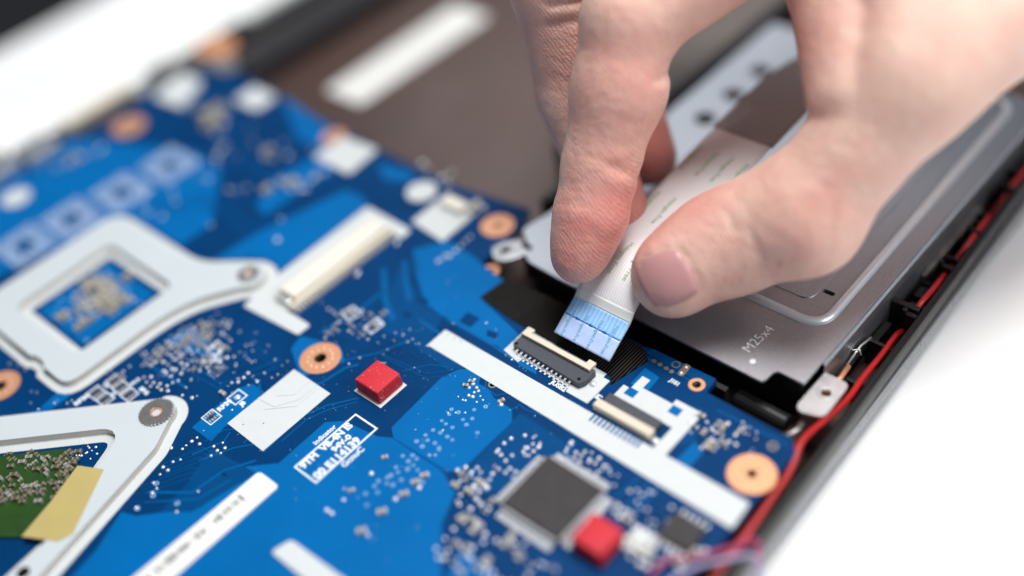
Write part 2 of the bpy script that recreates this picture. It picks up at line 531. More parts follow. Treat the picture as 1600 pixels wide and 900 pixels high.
# ------------------------------------------------------------------ circuit board
board = thing("circuit_board", "blue laptop circuit board crowded with white prints, chips and copper rings", "circuit board", (0, -3, -0.13))
OUT = [(6.48, -16), (6.46, -0.32), (6.28, -0.10), (4.57, -0.06), (4.55, 0.26), (3.0, 0.20), (0.96, 0.21), (-0.20, 0.09), (-0.98, 0.09), (-1.02, 0.75),
       (-1.05, 1.62), (-1.30, 2.02), (-3.3, 1.72), (-7.5, 1.80), (-10.5, 2.02), (-12.1, 2.15), (-12.55, 1.3), (-12.9, -0.2), (-12.9, -16)]
RINGS = {"a": ((-1.77, -3.49), 0.125, 0.40), "b": ((6.13, -1.08), 0.095, 0.40), "c": ((-1.50, 1.24), 0.09, 0.36), "d": ((-6.52, -7.68), 0.125, 0.40),
         "e": ((4.335, -0.02), 0.085, 0.15), "f": ((-6.95, 1.50), 0.1, 0.30), "g": ((-11.9, -1.0), 0.1, 0.42)}
holes = [circle(c, r0 + 0.002, 24) for c, r0, r1 in RINGS.values()]
SMALL = [[(1.38,-2.09)][0], [(6.10,-0.41)][0], [(3.77,0.16)][0], [(-1.05,0.70)][0]]
holes += [circle(c, 0.055, 14) for c in SMALL]
MB().prism(OUT, -0.13, 0.0, holes).build("substrate", M["mask_dark"], board)

for k, (c, r0, r1) in RINGS.items():
    o = MB().ring(c, r0, r1, 0.0, 0.010, 44).build("copper_ring", M["copper"], board, bev=0.003)
    MB().ring(c, r0 - 0.012, r0 + 0.001, -0.12, 0.009, 28).build("plated_barrel", M["brass"], o)
    if k in "adgcf":
        dm = MB().dome((0, 0), 0.024, 0, 0.014, 8, 2).mesh("solder_dot", M["solder"], True)
        for i in range(12):
            a = 2 * math.pi * i / 12
            rr = r0 + (r1 - r0) * 0.42
            place("solder_dot", dm, o, (c[0] + rr * math.cos(a), c[1] + rr * math.sin(a), 0.0095))
for c in SMALL:
    MB().ring(c, 0.054, 0.085, 0.0, 0.008, 20).build("eyelet", M["dark_metal"], board)

POURS_LIGHT = [
    [(0.79,-2.05),(1.04,-2.02),(1.16,-2.22),(1.36,-2.20),(1.61,-2.31),(2.05,-2.32),(2.24,-2.54),(2.24,-3.81),(2.07,-3.98),(0.78,-4.02),(0.58,-3.87),(0.49,-2.50),(0.62,-2.16)],
    [(-1.35,-9.91),(-1.62,-8.64),(-1.93,-7.92),(-1.64,-7.81),(-0.85,-7.01),(-0.91,-6.00),(-0.48,-5.60),(-0.50,-4.49),(-0.23,-4.27),(0.52,-4.16),(0.75,-4.03),(1.96,-4.02),(2.47,-4.21),(2.72,-4.81),(3.38,-5.49),(3.84,-5.97)],
    [(-2.48,-0.29),(-2.06,0.32),(-1.25,0.24),(-0.51,0.10),(-0.23,0.07),(-0.23,-0.59),(1.42,-0.99),(1.87,-1.45),(1.52,-1.46),(0.81,-1.33),(0.46,-1.38),(-0.66,-1.35),(-1.13,-1.28),(-1.87,-0.81)],
    [(-5.87,-2.81),(-5.77,-1.84),(-5.59,-1.17),(-5.20,0.28),(-4.69,0.32),(-4.36,0.16),(-4.35,-2.37),(-4.77,-2.23),(-5.20,-2.39),(-5.92,-2.94)],
    [(-13.60,-4.03),(-12.80,-2.14),(-11.61,-1.60),(-9.57,-0.75),(-8.36,-0.81),(-6.89,-2.19),(-6.90,-3.03),(-8.87,-3.08),(-9.64,-6.23)],
    [(-6.53,-1.23),(-7.01,-0.46),(-6.71,0.85),(-5.94,0.76),(-6.07,-0.49),(-6.09,-1.31)],
    [(-9.46,1.97),(-7.09,1.69),(-6.78,1.01),(-7.71,1.01)],
    [(-5.29,1.36),(-4.43,1.54),(-4.05,1.33),(-4.73,1.03)],
    [(-2.45,-6.03),(-2.49,-4.92),(-2.35,-4.68),(-2.02,-4.68),(-1.84,-4.99),(-1.95,-5.67),(-1.88,-6.02)],
    [(-5.75,-8.38),(-5.31,-7.54),(-5.40,-6.92),(-5.09,-6.68),(-5.09,-7.67),(-5.43,-8.56)],
    [(-4.74,-5.04),(-4.59,-4.44),(-3.85,-4.53),(-3.35,-4.59),(-3.70,-4.79)],
    [(4.98,-1.83),(5.02,-1.07),(5.26,-1.15),(5.26,-1.83)],
    [(3.38,-0.66),(3.37,-0.21),(3.71,-0.25),(3.73,-0.63)],
    [(-2.44,-3.66),(-2.54,-3.32),(-1.72,-3.06),(-1.30,-3.27),(-1.70,-4.04)],
    [(3.46,-5.43),(3.22,-4.88),(4.14,-4.99),(4.39,-5.55),(3.84,-5.97)],
]
POURS_DARK = [[(-0.27,-0.99),(0.05,-0.98),(0.06,-1.27),(-0.24,-1.27)], [(-1.39,-1.20),(-1.11,-1.18),(-1.09,-1.34),(-1.36,-1.35)], [(0.37,-1.12),(0.63,-1.08),(0.67,-1.21),(0.46,-1.25)], [(-1.33,-1.67),(-1.14,-1.63),(-1.09,-1.76),(-1.27,-1.80)]]
POURS_MID = [
    [(2.22,-2.31),(3.58,-2.35),(3.30,-2.73),(3.21,-3.64),(2.83,-3.98),(2.31,-3.88)],
    [(-1.83,-1.66),(-2.36,-0.79),(-1.02,-1.34),(-0.58,-1.39),(-0.28,-2.02),(0.71,-2.05),(0.48,-2.32),(-0.64,-2.21),(-1.40,-2.33)],
    [(1.86,-1.58),(2.90,-1.58),(3.33,-1.68),(2.79,-1.80)],
    [(4.35,-0.55),(4.74,-0.42),(5.02,-1.07),(4.88,-1.33)],
    [(-1.76,-6.11),(-0.64,-5.98),(-0.91,-7.17),(-1.37,-7.51),(-1.45,-6.91)],
    [(3.17,0.09),(3.20,0.24),(4.52,0.28),(4.55,0.05)],
]


def inside(c, p):
    k = False
    for i in range(len(p)):
        (x0, y0), (x1, y1) = p[i - 1], p[i]
        if (y0 > c[1]) != (y1 > c[1]) and c[0] < (x1 - x0) * (c[1] - y0) / (y1 - y0) + x0:
            k = not k
    return k


def ring_holes(p):
    return [circle(c, r0 + 0.004, 24) for c, r0, r1 in RINGS.values() if all(inside(q, p) for q in circle(c, r0 + 0.01, 8))]


for p in POURS_LIGHT:
    MB().prism(p, 0.0, 0.004, ring_holes(p)).build("copper_pour", M["mask_light"], board)
for p in POURS_MID:
    MB().prism(p, 0.0, 0.005).build("copper_pour", M["mask_mid"], board)

for p in POURS_DARK:
    MB().prism(p, 0.0, 0.006).build("mask_patch", M["mask_dark"], board)
MB().prism(rect(-7.80, -6.08, -6.05, -4.30), 0.0, 0.004).build("copper_pour", M["mask_light"], board)
TR = [
    ([(-1.92,-5.47),(-1.78,-4.76),(-1.83,-3.93),(-1.18,-3.05),(-0.95,-2.77),(-0.68,-2.18)], 0.035), ([(-0.90,-5.60),(-0.96,-4.68),(-0.78,-4.22),(-0.42,-3.75)], 0.03),
    ([(-0.82,-5.25),(-0.83,-4.64),(-0.66,-4.24),(-0.36,-3.81)], 0.02), ([(-1.69,-4.18),(-1.28,-3.93),(-1.18,-3.38),(-1.03,-3.18)], 0.05), ([(-0.23,-2.82),(0.09,-2.40),(0.41,-2.25)], 0.018),
    ([(-3.75,-5.07),(-2.86,-5.04),(-2.70,-4.63),(-2.40,-3.93)], 0.018), ([(-3.74,-5.22),(-2.82,-5.15),(-2.53,-4.61),(-2.31,-4.17)], 0.018), ([(-2.53,-4.58),(-2.24,-4.61),(-1.90,-4.84)], 0.04),
    ([(-4.32,-5.57),(-3.37,-5.50)], 0.05), ([(-1.98,-6.09),(-1.90,-5.71),(-1.26,-5.18)], 0.02), ([(-1.93,-6.41),(-1.69,-5.88),(-1.77,-5.67)], 0.03), ([(-1.72,-6.43),(-1.42,-5.87),(-1.01,-5.39)], 0.03),
    ([(-4.99,-7.31),(-4.98,-7.59),(-5.54,-8.23)], 0.03), ([(-4.85,-7.12),(-4.81,-7.56)], 0.03), ([(-2.29,-3.04),(-2.13,-2.51),(-2.08,-1.51)], 0.06), ([(-2.57,-1.05),(-1.86,-1.69),(-1.33,-1.97)], 0.12),
    ([(-2.38,-0.64),(-1.91,-1.06),(-1.45,-1.41)], 0.10), ([(-0.91,-1.68),(-0.09,-1.73),(0.47,-1.71)], 0.06), ([(-0.44,-1.36),(0.73,-1.37),(1.24,-1.41)], 0.05),
    ([(1.17,-2.03),(1.31,-2.21),(1.60,-2.25),(1.73,-2.10)], 0.02), ([(2.05,-2.32),(2.09,-2.16),(2.24,-2.19),(2.61,-2.11)], 0.02), ([(-4.17,-4.75),(-3.67,-4.81),(-3.32,-4.61)], 0.05),
    ([(3.25,-0.01),(4.34,0.00)], 0.02), ([(4.93,-0.29),(6.27,-0.25)], 0.03), ([(-1.90,-7.40),(-1.24,-6.92),(-1.16,-6.28),(-0.86,-5.81)], 0.05), ([(-1.77,-7.56),(-1.04,-6.94),(-0.90,-6.34)], 0.03),
    ([(3.41,-2.22),(3.49,-2.66)], 0.03), ([(4.72,-2.18),(4.65,-2.77)], 0.03), ([(5.08,-2.15),(5.05,-2.79)], 0.06), ([(4.91,-2.15),(4.87,-2.80)], 0.03),
]
# bundles of fine parallel traces: start, bend, end, how many, spacing
for a, b, c, n_, sp in (((-3.9, -4.6), (-3.2, -4.0), (-2.4, -4.0), 4, 0.055), ((-2.2, -2.9), (-1.2, -2.2), (0.0, -2.2), 4, 0.06), ((-2.6, -2.4), (-2.2, -1.9), (-2.2, -0.4), 5, 0.075),
                        ((-1.9, -2.6), (-1.5, -1.9), (-0.5, -1.3), 4, 0.06), ((-4.6, -6.6), (-3.9, -5.6), (-3.6, -5.2), 3, 0.06), ((-2.2, -6.9), (-1.9, -6.2), (-0.9, -6.05), 4, 0.075),
                        ((-2.1, -7.4), (-1.7, -6.6), (-1.0, -6.3), 3, 0.08), ((2.3, -2.3), (2.9, -2.3), (3.6, -2.45), 3, 0.06), ((2.4, -3.6), (2.7, -3.2), (2.7, -2.6), 3, 0.06),
                        ((-8.6, -2.6), (-8.0, -1.6), (-6.4, -1.6), 4, 0.11), ((-8.9, -0.9), (-8.3, -0.2), (-6.9, -0.2), 3, 0.12), ((4.9, -2.9), (4.9, -2.5), (4.9, -2.2), 3, 0.09),
                        ((-5.4, -7.6), (-4.9, -7.1), (-4.9, -6.9), 3, 0.06), ((-0.9, -2.75), (0.2, -2.6), (0.5, -2.3), 2, 0.08), ((-4.5, -4.9), (-4.2, -4.2), (-4.2, -3.7), 3, 0.06)):
    for k in range(n_):
        mt = MB()
        strip(mt, [(a[0] + k * sp, a[1] - k * sp * 0.4), (b[0] + k * sp, b[1] - k * sp), (c[0] + k * sp, c[1] - k * sp)], sp * 0.34, 0.0, 0.0052)
        mt.build("trace", M["trace_faint"], board)
for pts, w in TR:
    MB_t = MB()
    strip(MB_t, pts, w, 0.0, 0.0055)
    MB_t.build("trace", M["trace"], board)


# --- white printed blocks and frames
def print_block(name, poly, z1=0.012, mat="silk", label=None, holes=()):
    o = MB().prism(poly, 0.0, z1, holes).build(name, M[mat], board, bev=0.003)
    if label:
        o["label"] = label
    return o


print_block("white_strip", rounded([(-0.30, -2.07), (6.46, -2.15), (6.42, -1.58), (-0.30, -1.58)], 0.05), 0.012, label="long white printed strip crossing the board")
wb = print_block("white_block", [(-1.97, -5.58), (-0.92, -5.60), (-0.93, -3.98), (-1.97, -3.98)], 0.012, label="white printed rectangle with faint trace relief")
for pts in ([(-1.97, -4.85), (-1.55, -4.80), (-1.30, -4.40), (-1.30, -3.99)], [(-1.75, -4.62), (-1.48, -4.40), (-1.48, -3.99)],
            [(-1.66, -4.95), (-1.22, -4.55), (-1.22, -3.99)], [(-1.87, -4.30), (-1.87, -3.99)]):
    m_ = MB(); strip(m_, pts, 0.030, 0.010, 0.0200); m_.build("relief_line", M["silk"], wb)
for c in [(-1.41,-5.18),(-1.59,-5.63),(-1.70,-5.42),(0.01,-1.66),(-0.28,-1.70),(-0.15,-1.67),(0.16,-1.64),(1.59,-1.49),(1.66,-1.50),(1.50,-1.49)]:
    MB().cyl(c, 0.014, 0.011, 0.0165, 8).build("pin_hole", M["ink"], board)
# barcode label and the rounded white patch at the front
bl = thing("barcode_label", "narrow white label with a smudged grey row of characters on the blue board", "label", (-0.33, -7.5, 0.004))
MB().prism(rounded([(-0.68, -11.0), (-0.08, -11.0), (-0.08, -5.92), (-0.62, -5.92)], [0, 0, 0.09, 0.09]), 0.004, 0.016).build("paper", M["paper"], bl, bev=0.003)
mb = MB()
y = -6.45
while y > -9.6:
    w = random.choice((0.022, 0.03, 0.05, 0.07))
    h = random.uniform(0.09, 0.16)
    if random.random() < 0.8:
        mb.box(-0.42 - h / 2 + random.uniform(-.01, .01), -0.42 + h / 2, y - w, y, 0.0155, 0.0175)
    y -= w + random.choice((0.015, 0.025, 0.05))
mb.build("printed_characters", M["ink"], bl)["kind"] = "stuff"
print_block("white_patch", rounded([(0.84, -6.86), (0.93, -6.50), (2.3, -6.46), (2.3, -6.86)], 0.09), 0.03)
print_block("white_patch", rounded([(-6.75, 0.68), (-6.68, 1.60), (-5.62, 1.70), (-5.52, 0.68)], 0.10), 0.05)
print_block("white_patch", rounded([(-10.35, 1.15), (-10.38, 1.85), (-9.5, 1.85), (-9.45, 1.15)], 0.12), 0.06)
print_block("white_patch", rounded([(-12.3, 0.05), (-12.6, 1.15), (-11.75, 1.25), (-11.2, 0.15)], 0.22), 0.12)
print_block("white_dot", circle((-3.68, 1.17), 0.34, 32), 0.02)
print_block("white_dot", circle((-11.81, -4.26), 0.34, 32), 0.02)

# L shaped white print round the second small connector
print_block("white_frame", [(3.62, -0.62), (4.25, -0.62), (4.25, -0.50), (4.80, -0.50), (4.80, -1.60), (4.55, -1.60), (4.55, -1.05), (3.30, -1.05), (3.30, -0.75), (3.45, -0.75), (3.45, -0.40), (3.62, -0.40)], 0.013)
for x, y in ((3.52, -0.82), (4.38, -0.72)):
    print_block("blue_patch", rect(x - 0.10, x + 0.10, y - 0.09, y + 0.09), 0.018, "mask_light")


# --- board writing
def silk_text(s, size, loc, rot, bold=0.004):
    return put_text("printed_text", s, size, (loc[0], loc[1], 0.0075), math.radians(rot), M["print_white"], board, 0.003, bold)


silk_text("RP30", 0.145, [(-4.80,-7.05)][0], 90, 0.008)
silk_text("RP39", 0.145, [(-2.36,-5.49)][0], 90, 0.008)
silk_text("J8", 0.13, [(-2.11,-5.16)][0], 90, 0.008)
silk_text("JUSB2", 0.135, [(2.21,-1.43)][0], -2, 0.006)
silk_text("J1S1", 0.115, [(3.90,-0.19)][0], -4, 0.006)
silk_text("RP16", 0.12, [(-4.09,-6.04)][0], 0, 0.007)
silk_text("L21", 0.11, [(-4.79,-6.39)][0], 0, 0.006)
silk_text("IPJ", 0.12, [(3.11,-1.29)][0], 88, 0.005)
silk_text("21", 0.12, [(-4.46,-6.44)][0], 0, 0.006)
silk_text("P315", 0.10, [(-4.31,-6.10)][0], 90, 0.006)
fr = [(-0.19, -4.03), (0.40, -4.03), (0.40, -5.50), (-0.19, -5.50)]
MB().prism(fr, 0.004, 0.011, [inset(fr, 0.035)]).build("printed_frame", M["print_white"], board)
for s, size, x, y, b in (("9TM  V8-4N IS", 0.19, -0.07, -5.42, 0.010), ("94V-0", 0.17, 0.11, -4.85, 0.009), ("00 E114139", 0.215, 0.29, -5.42, 0.010), ("indicator", 0.14, -0.28, -4.95, 0.004), ("GcnuC", 0.17, 0.50, -4.98, 0.005)):
    put_text("printed_text", s, size, (x, y, 0.0085), math.radians(90), M["print_white"], board, 0.003, b)


# --- small parts: shared meshes
def smd_mesh(name, l, w, h, body, ends):
    mb = MB()
    e = l * 0.24
    mb.box(-l / 2 + e, l / 2 - e, -w / 2 * 0.97, w / 2 * 0.97, 0, h * 0.97, 0)
    mb.box(-l / 2, -l / 2 + e, -w / 2, w / 2, 0, h, 1)
    mb.box(l / 2 - e, l / 2, -w / 2, w / 2, 0, h, 1)
    return mb.mesh(name, [body, ends])


RES = smd_mesh("resistor", 0.115, 0.06, 0.04, M["chip"], M["solder"])
CAPM = smd_mesh("capacitor", 0.15, 0.085, 0.07, M["cap"], M["solder"])
CAPG = smd_mesh("capacitor", 0.13, 0.075, 0.065, M["cap2"], M["tin"])
M["cap_dark"] = pmat("brown_ceramic", (0.105, 0.085, 0.045), 0.45, var=0.4, scale=9)
M["tin_dull"] = pmat("dull_leads", (0.36, 0.34, 0.27), 0.35, metal=0.5, var=0.3, scale=9)
CAPD = smd_mesh("capacitor", 0.14, 0.08, 0.065, M["cap_dark"], M["tin_dull"])
CAPL = smd_mesh("capacitor", 0.24, 0.14, 0.11, M["cap"], M["tin"])
PAD = MB().dome((0, 0), 0.034, 0, 0.022, 10, 3).mesh("solder_pad", M["solder"], True)
M["via"] = pmat("pale_via", (0.22, 0.42, 0.66), 0.35, var=0.1, scale=9)
VIA = MB().ring((0, 0), 0.016, 0.036, 0, 0.008, 14).mesh("via", M["via"])
DOT = MB().dome((0, 0), 0.016, 0, 0.010, 7, 2).mesh("via_dot", M["solder"], True)


def bpad(c, sc=1.0):
    return place("solder_pad", PAD, board, (c[0], c[1], 0.004), 0, sc)


def bvia(c, sc=1.0):
    return place("via", VIA, board, (c[0], c[1], 0.004), 0, sc)


def bdot(c, sc=1.0):
    return place("via_dot", DOT, board, (c[0], c[1], 0.003), 0, sc)


def smd(c, me=None, rot=0.0, sc=1.0):
    return place("capacitor" if me in (CAPM, CAPG, CAPL) else "resistor", me or RES, board, (c[0], c[1], 0.004), rot, sc)


# resistor arrays in printed frames
ARR = MB()
for i in range(4):
    yy = -0.085 + i * 0.057
    ARR.box(-0.105, -0.045, yy - 0.018, yy + 0.018, 0.0, 0.018, 0)
    ARR.box(0.045, 0.105, yy - 0.018, yy + 0.018, 0.0, 0.018, 0)
ARR.box(-0.03, 0.03, -0.03, 0.03, 0, 0.03, 1)
ARRM = ARR.mesh("resistor_array", [M["tin"], M["chip"]])
FRM = MB().prism(rect(-0.15, 0.15, -0.135, 0.135), 0, 0.006, [rect(-0.13, 0.13, -0.115, 0.115)]).mesh("printed_frame", M["print_white"])
for c in [(-4.72,-6.62),(-4.43,-6.61),(-4.67,-6.23),(-4.44,-6.25),(-4.13,-6.26),(-2.34,-5.66)]:
    a = place("resistor_array", ARRM, board, (c[0], c[1], 0.004))
    f_ = link("printed_frame", FRM, a); f_.matrix_parent_inverse = Matrix(); f_.location = (0, 0, 0)
c = [(-2.32,-5.07)][0]
MB().prism([(c[0] - .15, c[1] - .15), (c[0] + .13, c[1] - .15), (c[0] + .13, c[1] + .15), (c[0] - .15, c[1] + .15)], 0.004, 0.010,
           [rect(c[0] - .125, c[0] + .105, c[1] - .125, c[1] + .125)]).build("printed_frame", M["print_white"], board)
bpad(c, 1.9)
c = [(-3.26,-3.69)][0]
smd([(-2.62,-5.18)][0], CAPM, 0.1, 0.85)
for c in [(-4.98,-6.17),(-4.71,-6.10),(-4.59,-6.10)]:
    smd(c, RES, 1.57, 0.9)

# pads and passives clustered between the bracket, the ring and the connectors
CL = [[(-4.12,-5.87),(-3.96,-5.89),(-3.99,-5.80),(-3.83,-5.82),(-3.86,-5.74),(-4.16,-5.74),(-3.71,-5.82),(-4.27,-5.83),(-3.58,-5.76),(-3.84,-5.49),(-3.73,-5.34),(-4.08,-5.50),(-3.91,-5.33),(-3.70,-5.69)], 
      [(-3.61,-4.89),(-3.48,-5.08),(-3.31,-4.54),(-3.94,-4.17),(-3.98,-4.01),(-4.00,-4.88),(-3.48,-4.80),(-2.64,-4.56),(-2.62,-4.68),(-2.62,-4.82),(-2.71,-4.90),(-3.25,-5.66),(-3.04,-5.59),(-3.37,-5.82)]]
for g in CL:
    for c in g:
        bpad(c, random.uniform(0.75, 1.1))
for c in [(-4.45,-5.35),(-4.48,-5.23),(-4.52,-5.09),(-4.53,-4.96),(-4.62,-5.31),(-4.35,-5.00),(-4.36,-4.88),(-4.65,-5.18),(-4.37,-4.76),(-4.39,-4.65)]:
    smd(c, random.choice((RES, CAPG)), random.choice((0, 1.57)), random.uniform(.8, 1.05))
for c in [(-4.31,-4.57),(-4.16,-4.57),(-4.22,-4.43),(-4.07,-4.43),(-4.11,-4.29),(-4.06,-4.68),(-3.88,-4.65),(-4.47,-4.53),(-4.48,-4.39),(-4.46,-4.27),(-4.29,-4.22),(-4.02,-4.52),(-4.26,-4.75),(-3.85,-4.53)]:
    smd(c, random.choice((RES, CAPG)), random.choice((0, 1.57)), random.uniform(.8, 1.05))
for c in [(-4.29,-5.16),(-4.13,-5.17),(-4.12,-5.07),(-4.12,-4.96),(-4.26,-5.04),(-4.13,-4.85),(-3.83,-5.01),(-3.83,-5.13),(-3.95,-5.17),(-4.15,-5.35),(-4.29,-5.36),(-3.56,-4.65),(-3.39,-4.66),(-4.42,-5.45),(-4.42,-5.56),(-3.98,-5.51)]:
    bpad(c, random.uniform(0.7, 1.1))
fr = [(-3.80,-4.66),(-3.85,-4.36),(-3.54,-4.41),(-3.50,-4.69)]
MB().prism(fr, 0.004, 0.010, [inset(fr, 0.03)]).build("printed_frame", M["print_white"], board)
bpad([(-3.76,-4.53)][0], 1.2); bpad([(-3.59,-4.53)][0], 1.2); bpad([(-3.45,-4.72)][0], 1.2); bpad([(-3.34,-4.71)][0], 1.0)
for i in range(5):
    for j in range(3):
        c = [(-3.28,-5.02)][0]
        bdot((c[0] + j * 0.09, c[1] + i * 0.075), 0.9)
for k in range(70):
    t_ = random.random()
    c = (-4.75 + t_ * 0.55 + random.gauss(0, 0.14), -5.6 + t_ * 1.5 + random.gauss(0, 0.2))
    if c[0] > -4.85:
        (bpad(c, random.uniform(.5, .85)) if random.random() < .7 else smd(c, RES, random.choice((0, 1.57)), .75))
for k in range(40):
    c = (-3.55 + random.gauss(0, 0.16), -4.75 + random.gauss(0, 0.35))
    (bpad(c, random.uniform(.5, .8)) if random.random() < .6 else smd(c, random.choice((RES, CAPG)), random.choice((0, 1.57)), .75))
# cluster right of the long connector
for c in [(-2.65,-2.50),(-2.52,-2.50),(-2.39,-2.52),(-2.28,-2.36),(-2.15,-2.36),(-2.15,-2.25),(-2.01,-2.24),(-2.23,-2.49),(-2.20,-2.62),(-2.19,-2.72),(-2.00,-2.55),(-1.86,-2.56),(-1.85,-2.68),(-2.14,-2.98),(-2.13,-2.87),(-2.10,-3.08),(-2.04,-2.81),(-2.04,-2.15),(-1.81,-2.12),(-1.65,-2.15),(-1.51,-2.19),(-1.64,-2.45),(-1.54,-2.61),(-1.53,-2.48),(-1.61,-2.01),(-1.62,-1.91)]:
    (bpad(c, random.uniform(.75, 1.05)) if random.random() < 0.6 else smd(c, RES, random.choice((0, 1.57)), 0.8))
for p in ([(-2.37,-2.42),(-2.29,-2.15),(-1.98,-2.20),(-2.03,-2.50)], [(-1.67,-2.45),(-1.65,-2.10),(-1.39,-2.15),(-1.41,-2.50)]):
    MB().prism(p, 0.004, 0.010, [inset(p, 0.028)]).build("printed_frame", M["print_white"], board)
smd([(-2.14,-2.35)][0], CAPG, 0, 1.2); smd([(-1.53,-2.29)][0], CAPG, 0, 1.1)
# cluster of solder joints beside the long white strip, rows of vias on the blue pour
for c, s in zip([(0.99,-2.27),(1.02,-2.19),(1.07,-2.28),(0.98,-2.39),(1.08,-2.39),(1.19,-2.31),(1.27,-2.35),(1.23,-2.42),(1.28,-2.51),(1.20,-2.53),(1.23,-2.65),(1.42,-2.56),(1.38,-2.42),(1.18,-2.67),(1.06,-2.66),(1.48,-2.46),(1.75,-2.32),(1.78,-2.26),(1.82,-2.35)], [1.2, .9, 1.2, 1.3, 1, 1, .9, .8, 1.1, 1, .7, .6, .6, .6, .5, .6, 1.2, 1.3, 1.3]):
    bpad(c, s)
smd([(1.03,-2.27)][0], CAPG, 0.4, 0.8); smd([(1.01,-2.40)][0], CAPG, 0.5, 0.8); smd([(1.79,-2.30)][0], CAPG, 1.2, 0.9)
for c in [(1.22,-3.06),(1.32,-2.93),(1.17,-2.95),(1.21,-3.24),(1.32,-3.25),(1.47,-3.24),(1.38,-3.45),(1.54,-3.44),(1.66,-3.44),(1.50,-3.00),(1.63,-3.05),(1.62,-2.89),(1.91,-3.07),(1.51,-2.72),(1.63,-2.55),(1.59,-3.70),(1.46,-3.67),(1.23,-3.48),(1.20,-3.64),(1.17,-3.83),(1.33,-3.85),(1.31,-3.70),(1.62,-3.73),(1.33,-4.09),(1.44,-4.10),(1.49,-4.23),(1.47,-4.35),(1.20,-4.20),(1.36,-4.22),(1.28,-4.44),(1.33,-4.61),(1.31,-4.68),(1.38,-4.49),(1.62,-4.26),(1.83,-4.23),(1.87,-4.39),(1.50,-4.73),(1.39,-4.77),(1.24,-4.82),(1.26,-4.93),(1.25,-5.13),(1.44,-5.28),(1.40,-4.99),(1.54,-4.57)]:
    bvia(c, random.uniform(0.8, 1.15))
for c in [(1.17,-3.04),(1.42,-2.86),(1.28,-2.96),(1.37,-3.38),(1.64,-3.85),(0.98,-4.41),(1.00,-4.76),(0.87,-5.28),(1.03,-5.74),(1.01,-5.18),(1.56,-3.91)]:
    bdot(c, 1.3)
for c, r_ in zip([(0.98,-4.41),(1.02,-5.24),(1.79,-4.47),(1.81,-4.76),(1.77,-5.23),(1.77,-5.69),(1.82,-4.28)], (0.9, 0.9, 1.2, 1.3, 1.4, 1.4, 1.2)):
    smd(c, CAPM, 0.9, 0.75 * r_)
for c in [(1.02,-4.78),(1.04,-5.44),(1.08,-5.74),(0.96,-5.75),(1.74,-4.90),(1.88,-5.67),(1.80,-4.28),(1.90,-4.50)]:
    bpad(c, random.uniform(.9, 1.3))
for c in [(-2.37,-6.55),(-2.18,-6.44),(-2.19,-6.35),(-2.18,-6.23),(-2.17,-6.12),(-2.01,-6.18),(-1.75,-6.06),(-1.62,-6.08),(-1.68,-5.91),(-1.55,-5.96),(-1.52,-6.08),(-1.62,-6.22),(-2.13,-6.90),(-2.00,-6.89),(-2.04,-7.03),(-2.01,-6.61),(-2.08,-6.72),(-1.98,-7.21),(-1.13,-7.33),(-1.17,-6.84),(-1.83,-7.25),(-1.82,-7.35),(-1.78,-7.71)]:
    bpad(c, random.uniform(.6, 1.1))
for c in [(-1.75,-7.38),(-1.26,-7.22),(-1.75,-7.71),(-1.92,-7.19)]:
    bvia(c, 1.3)
# around the quad package
for c in [(2.18,-3.86),(2.31,-3.88),(2.43,-3.89),(2.40,-3.76),(2.25,-3.73),(2.37,-4.00),(2.63,-3.94),(2.77,-3.96),(2.70,-3.83),(2.75,-3.68),(2.71,-3.56),(2.69,-3.44),(2.82,-3.83),(2.84,-4.10),(2.97,-4.13),(3.13,-4.20),(2.89,-4.30),(2.94,-4.46),(2.95,-4.56),(3.10,-4.45),(3.24,-4.45),(2.38,-4.12),(2.67,-4.07),(3.10,-3.99),(3.13,-4.12),(3.24,-4.57),(3.41,-4.52),(3.64,-4.50),(3.81,-4.47),(3.79,-4.29),(4.15,-4.51),(4.40,-4.53),(3.20,-4.93),(3.37,-4.92),(3.52,-4.98),(3.40,-5.19),(3.75,-5.07),(3.79,-4.90),(3.98,-4.96),(4.01,-4.47),(4.04,-4.27),(4.54,-4.39),(4.71,-4.35),(3.58,-5.26)]:
    (bpad(c, random.uniform(0.9, 1.5)) if random.random() < 0.55 else smd(c, random.choice((CAPG, CAPM, RES)), random.choice((0, 1.57)), random.uniform(.8, 1.15)))
for c in [(2.83,-2.91),(2.84,-2.80),(2.85,-2.69),(2.95,-2.92),(2.96,-2.80),(2.97,-2.69),(2.71,-3.23),(2.72,-3.08),(3.38,-2.41),(3.39,-2.31),(3.56,-2.40),(3.67,-2.40),(3.67,-2.30),(3.84,-2.38),(3.96,-2.39),(3.95,-2.27),(4.11,-2.34),(4.23,-2.36),(3.73,-2.52),(3.62,-2.51),(3.41,-2.49)]:
    bpad(c, random.uniform(.8, 1.1))
for c in [(4.80,-2.97),(4.93,-2.99),(4.91,-2.86),(5.08,-2.94),(5.19,-2.98),(4.77,-2.84),(5.30,-2.99),(5.45,-3.08),(5.42,-2.95),(5.37,-3.29),(5.57,-3.31),(5.74,-3.30),(5.92,-3.30),(5.64,-3.16),(5.69,-3.48),(5.50,-3.47),(5.96,-3.11),(6.08,-3.11),(6.27,-2.87),(6.35,-2.73),(6.22,-3.15),(5.50,-3.19),(5.80,-3.46)]:
    (bpad(c, random.uniform(1.0, 1.8)) if random.random() < 0.7 else smd(c, CAPG, 1.57, 1.2))
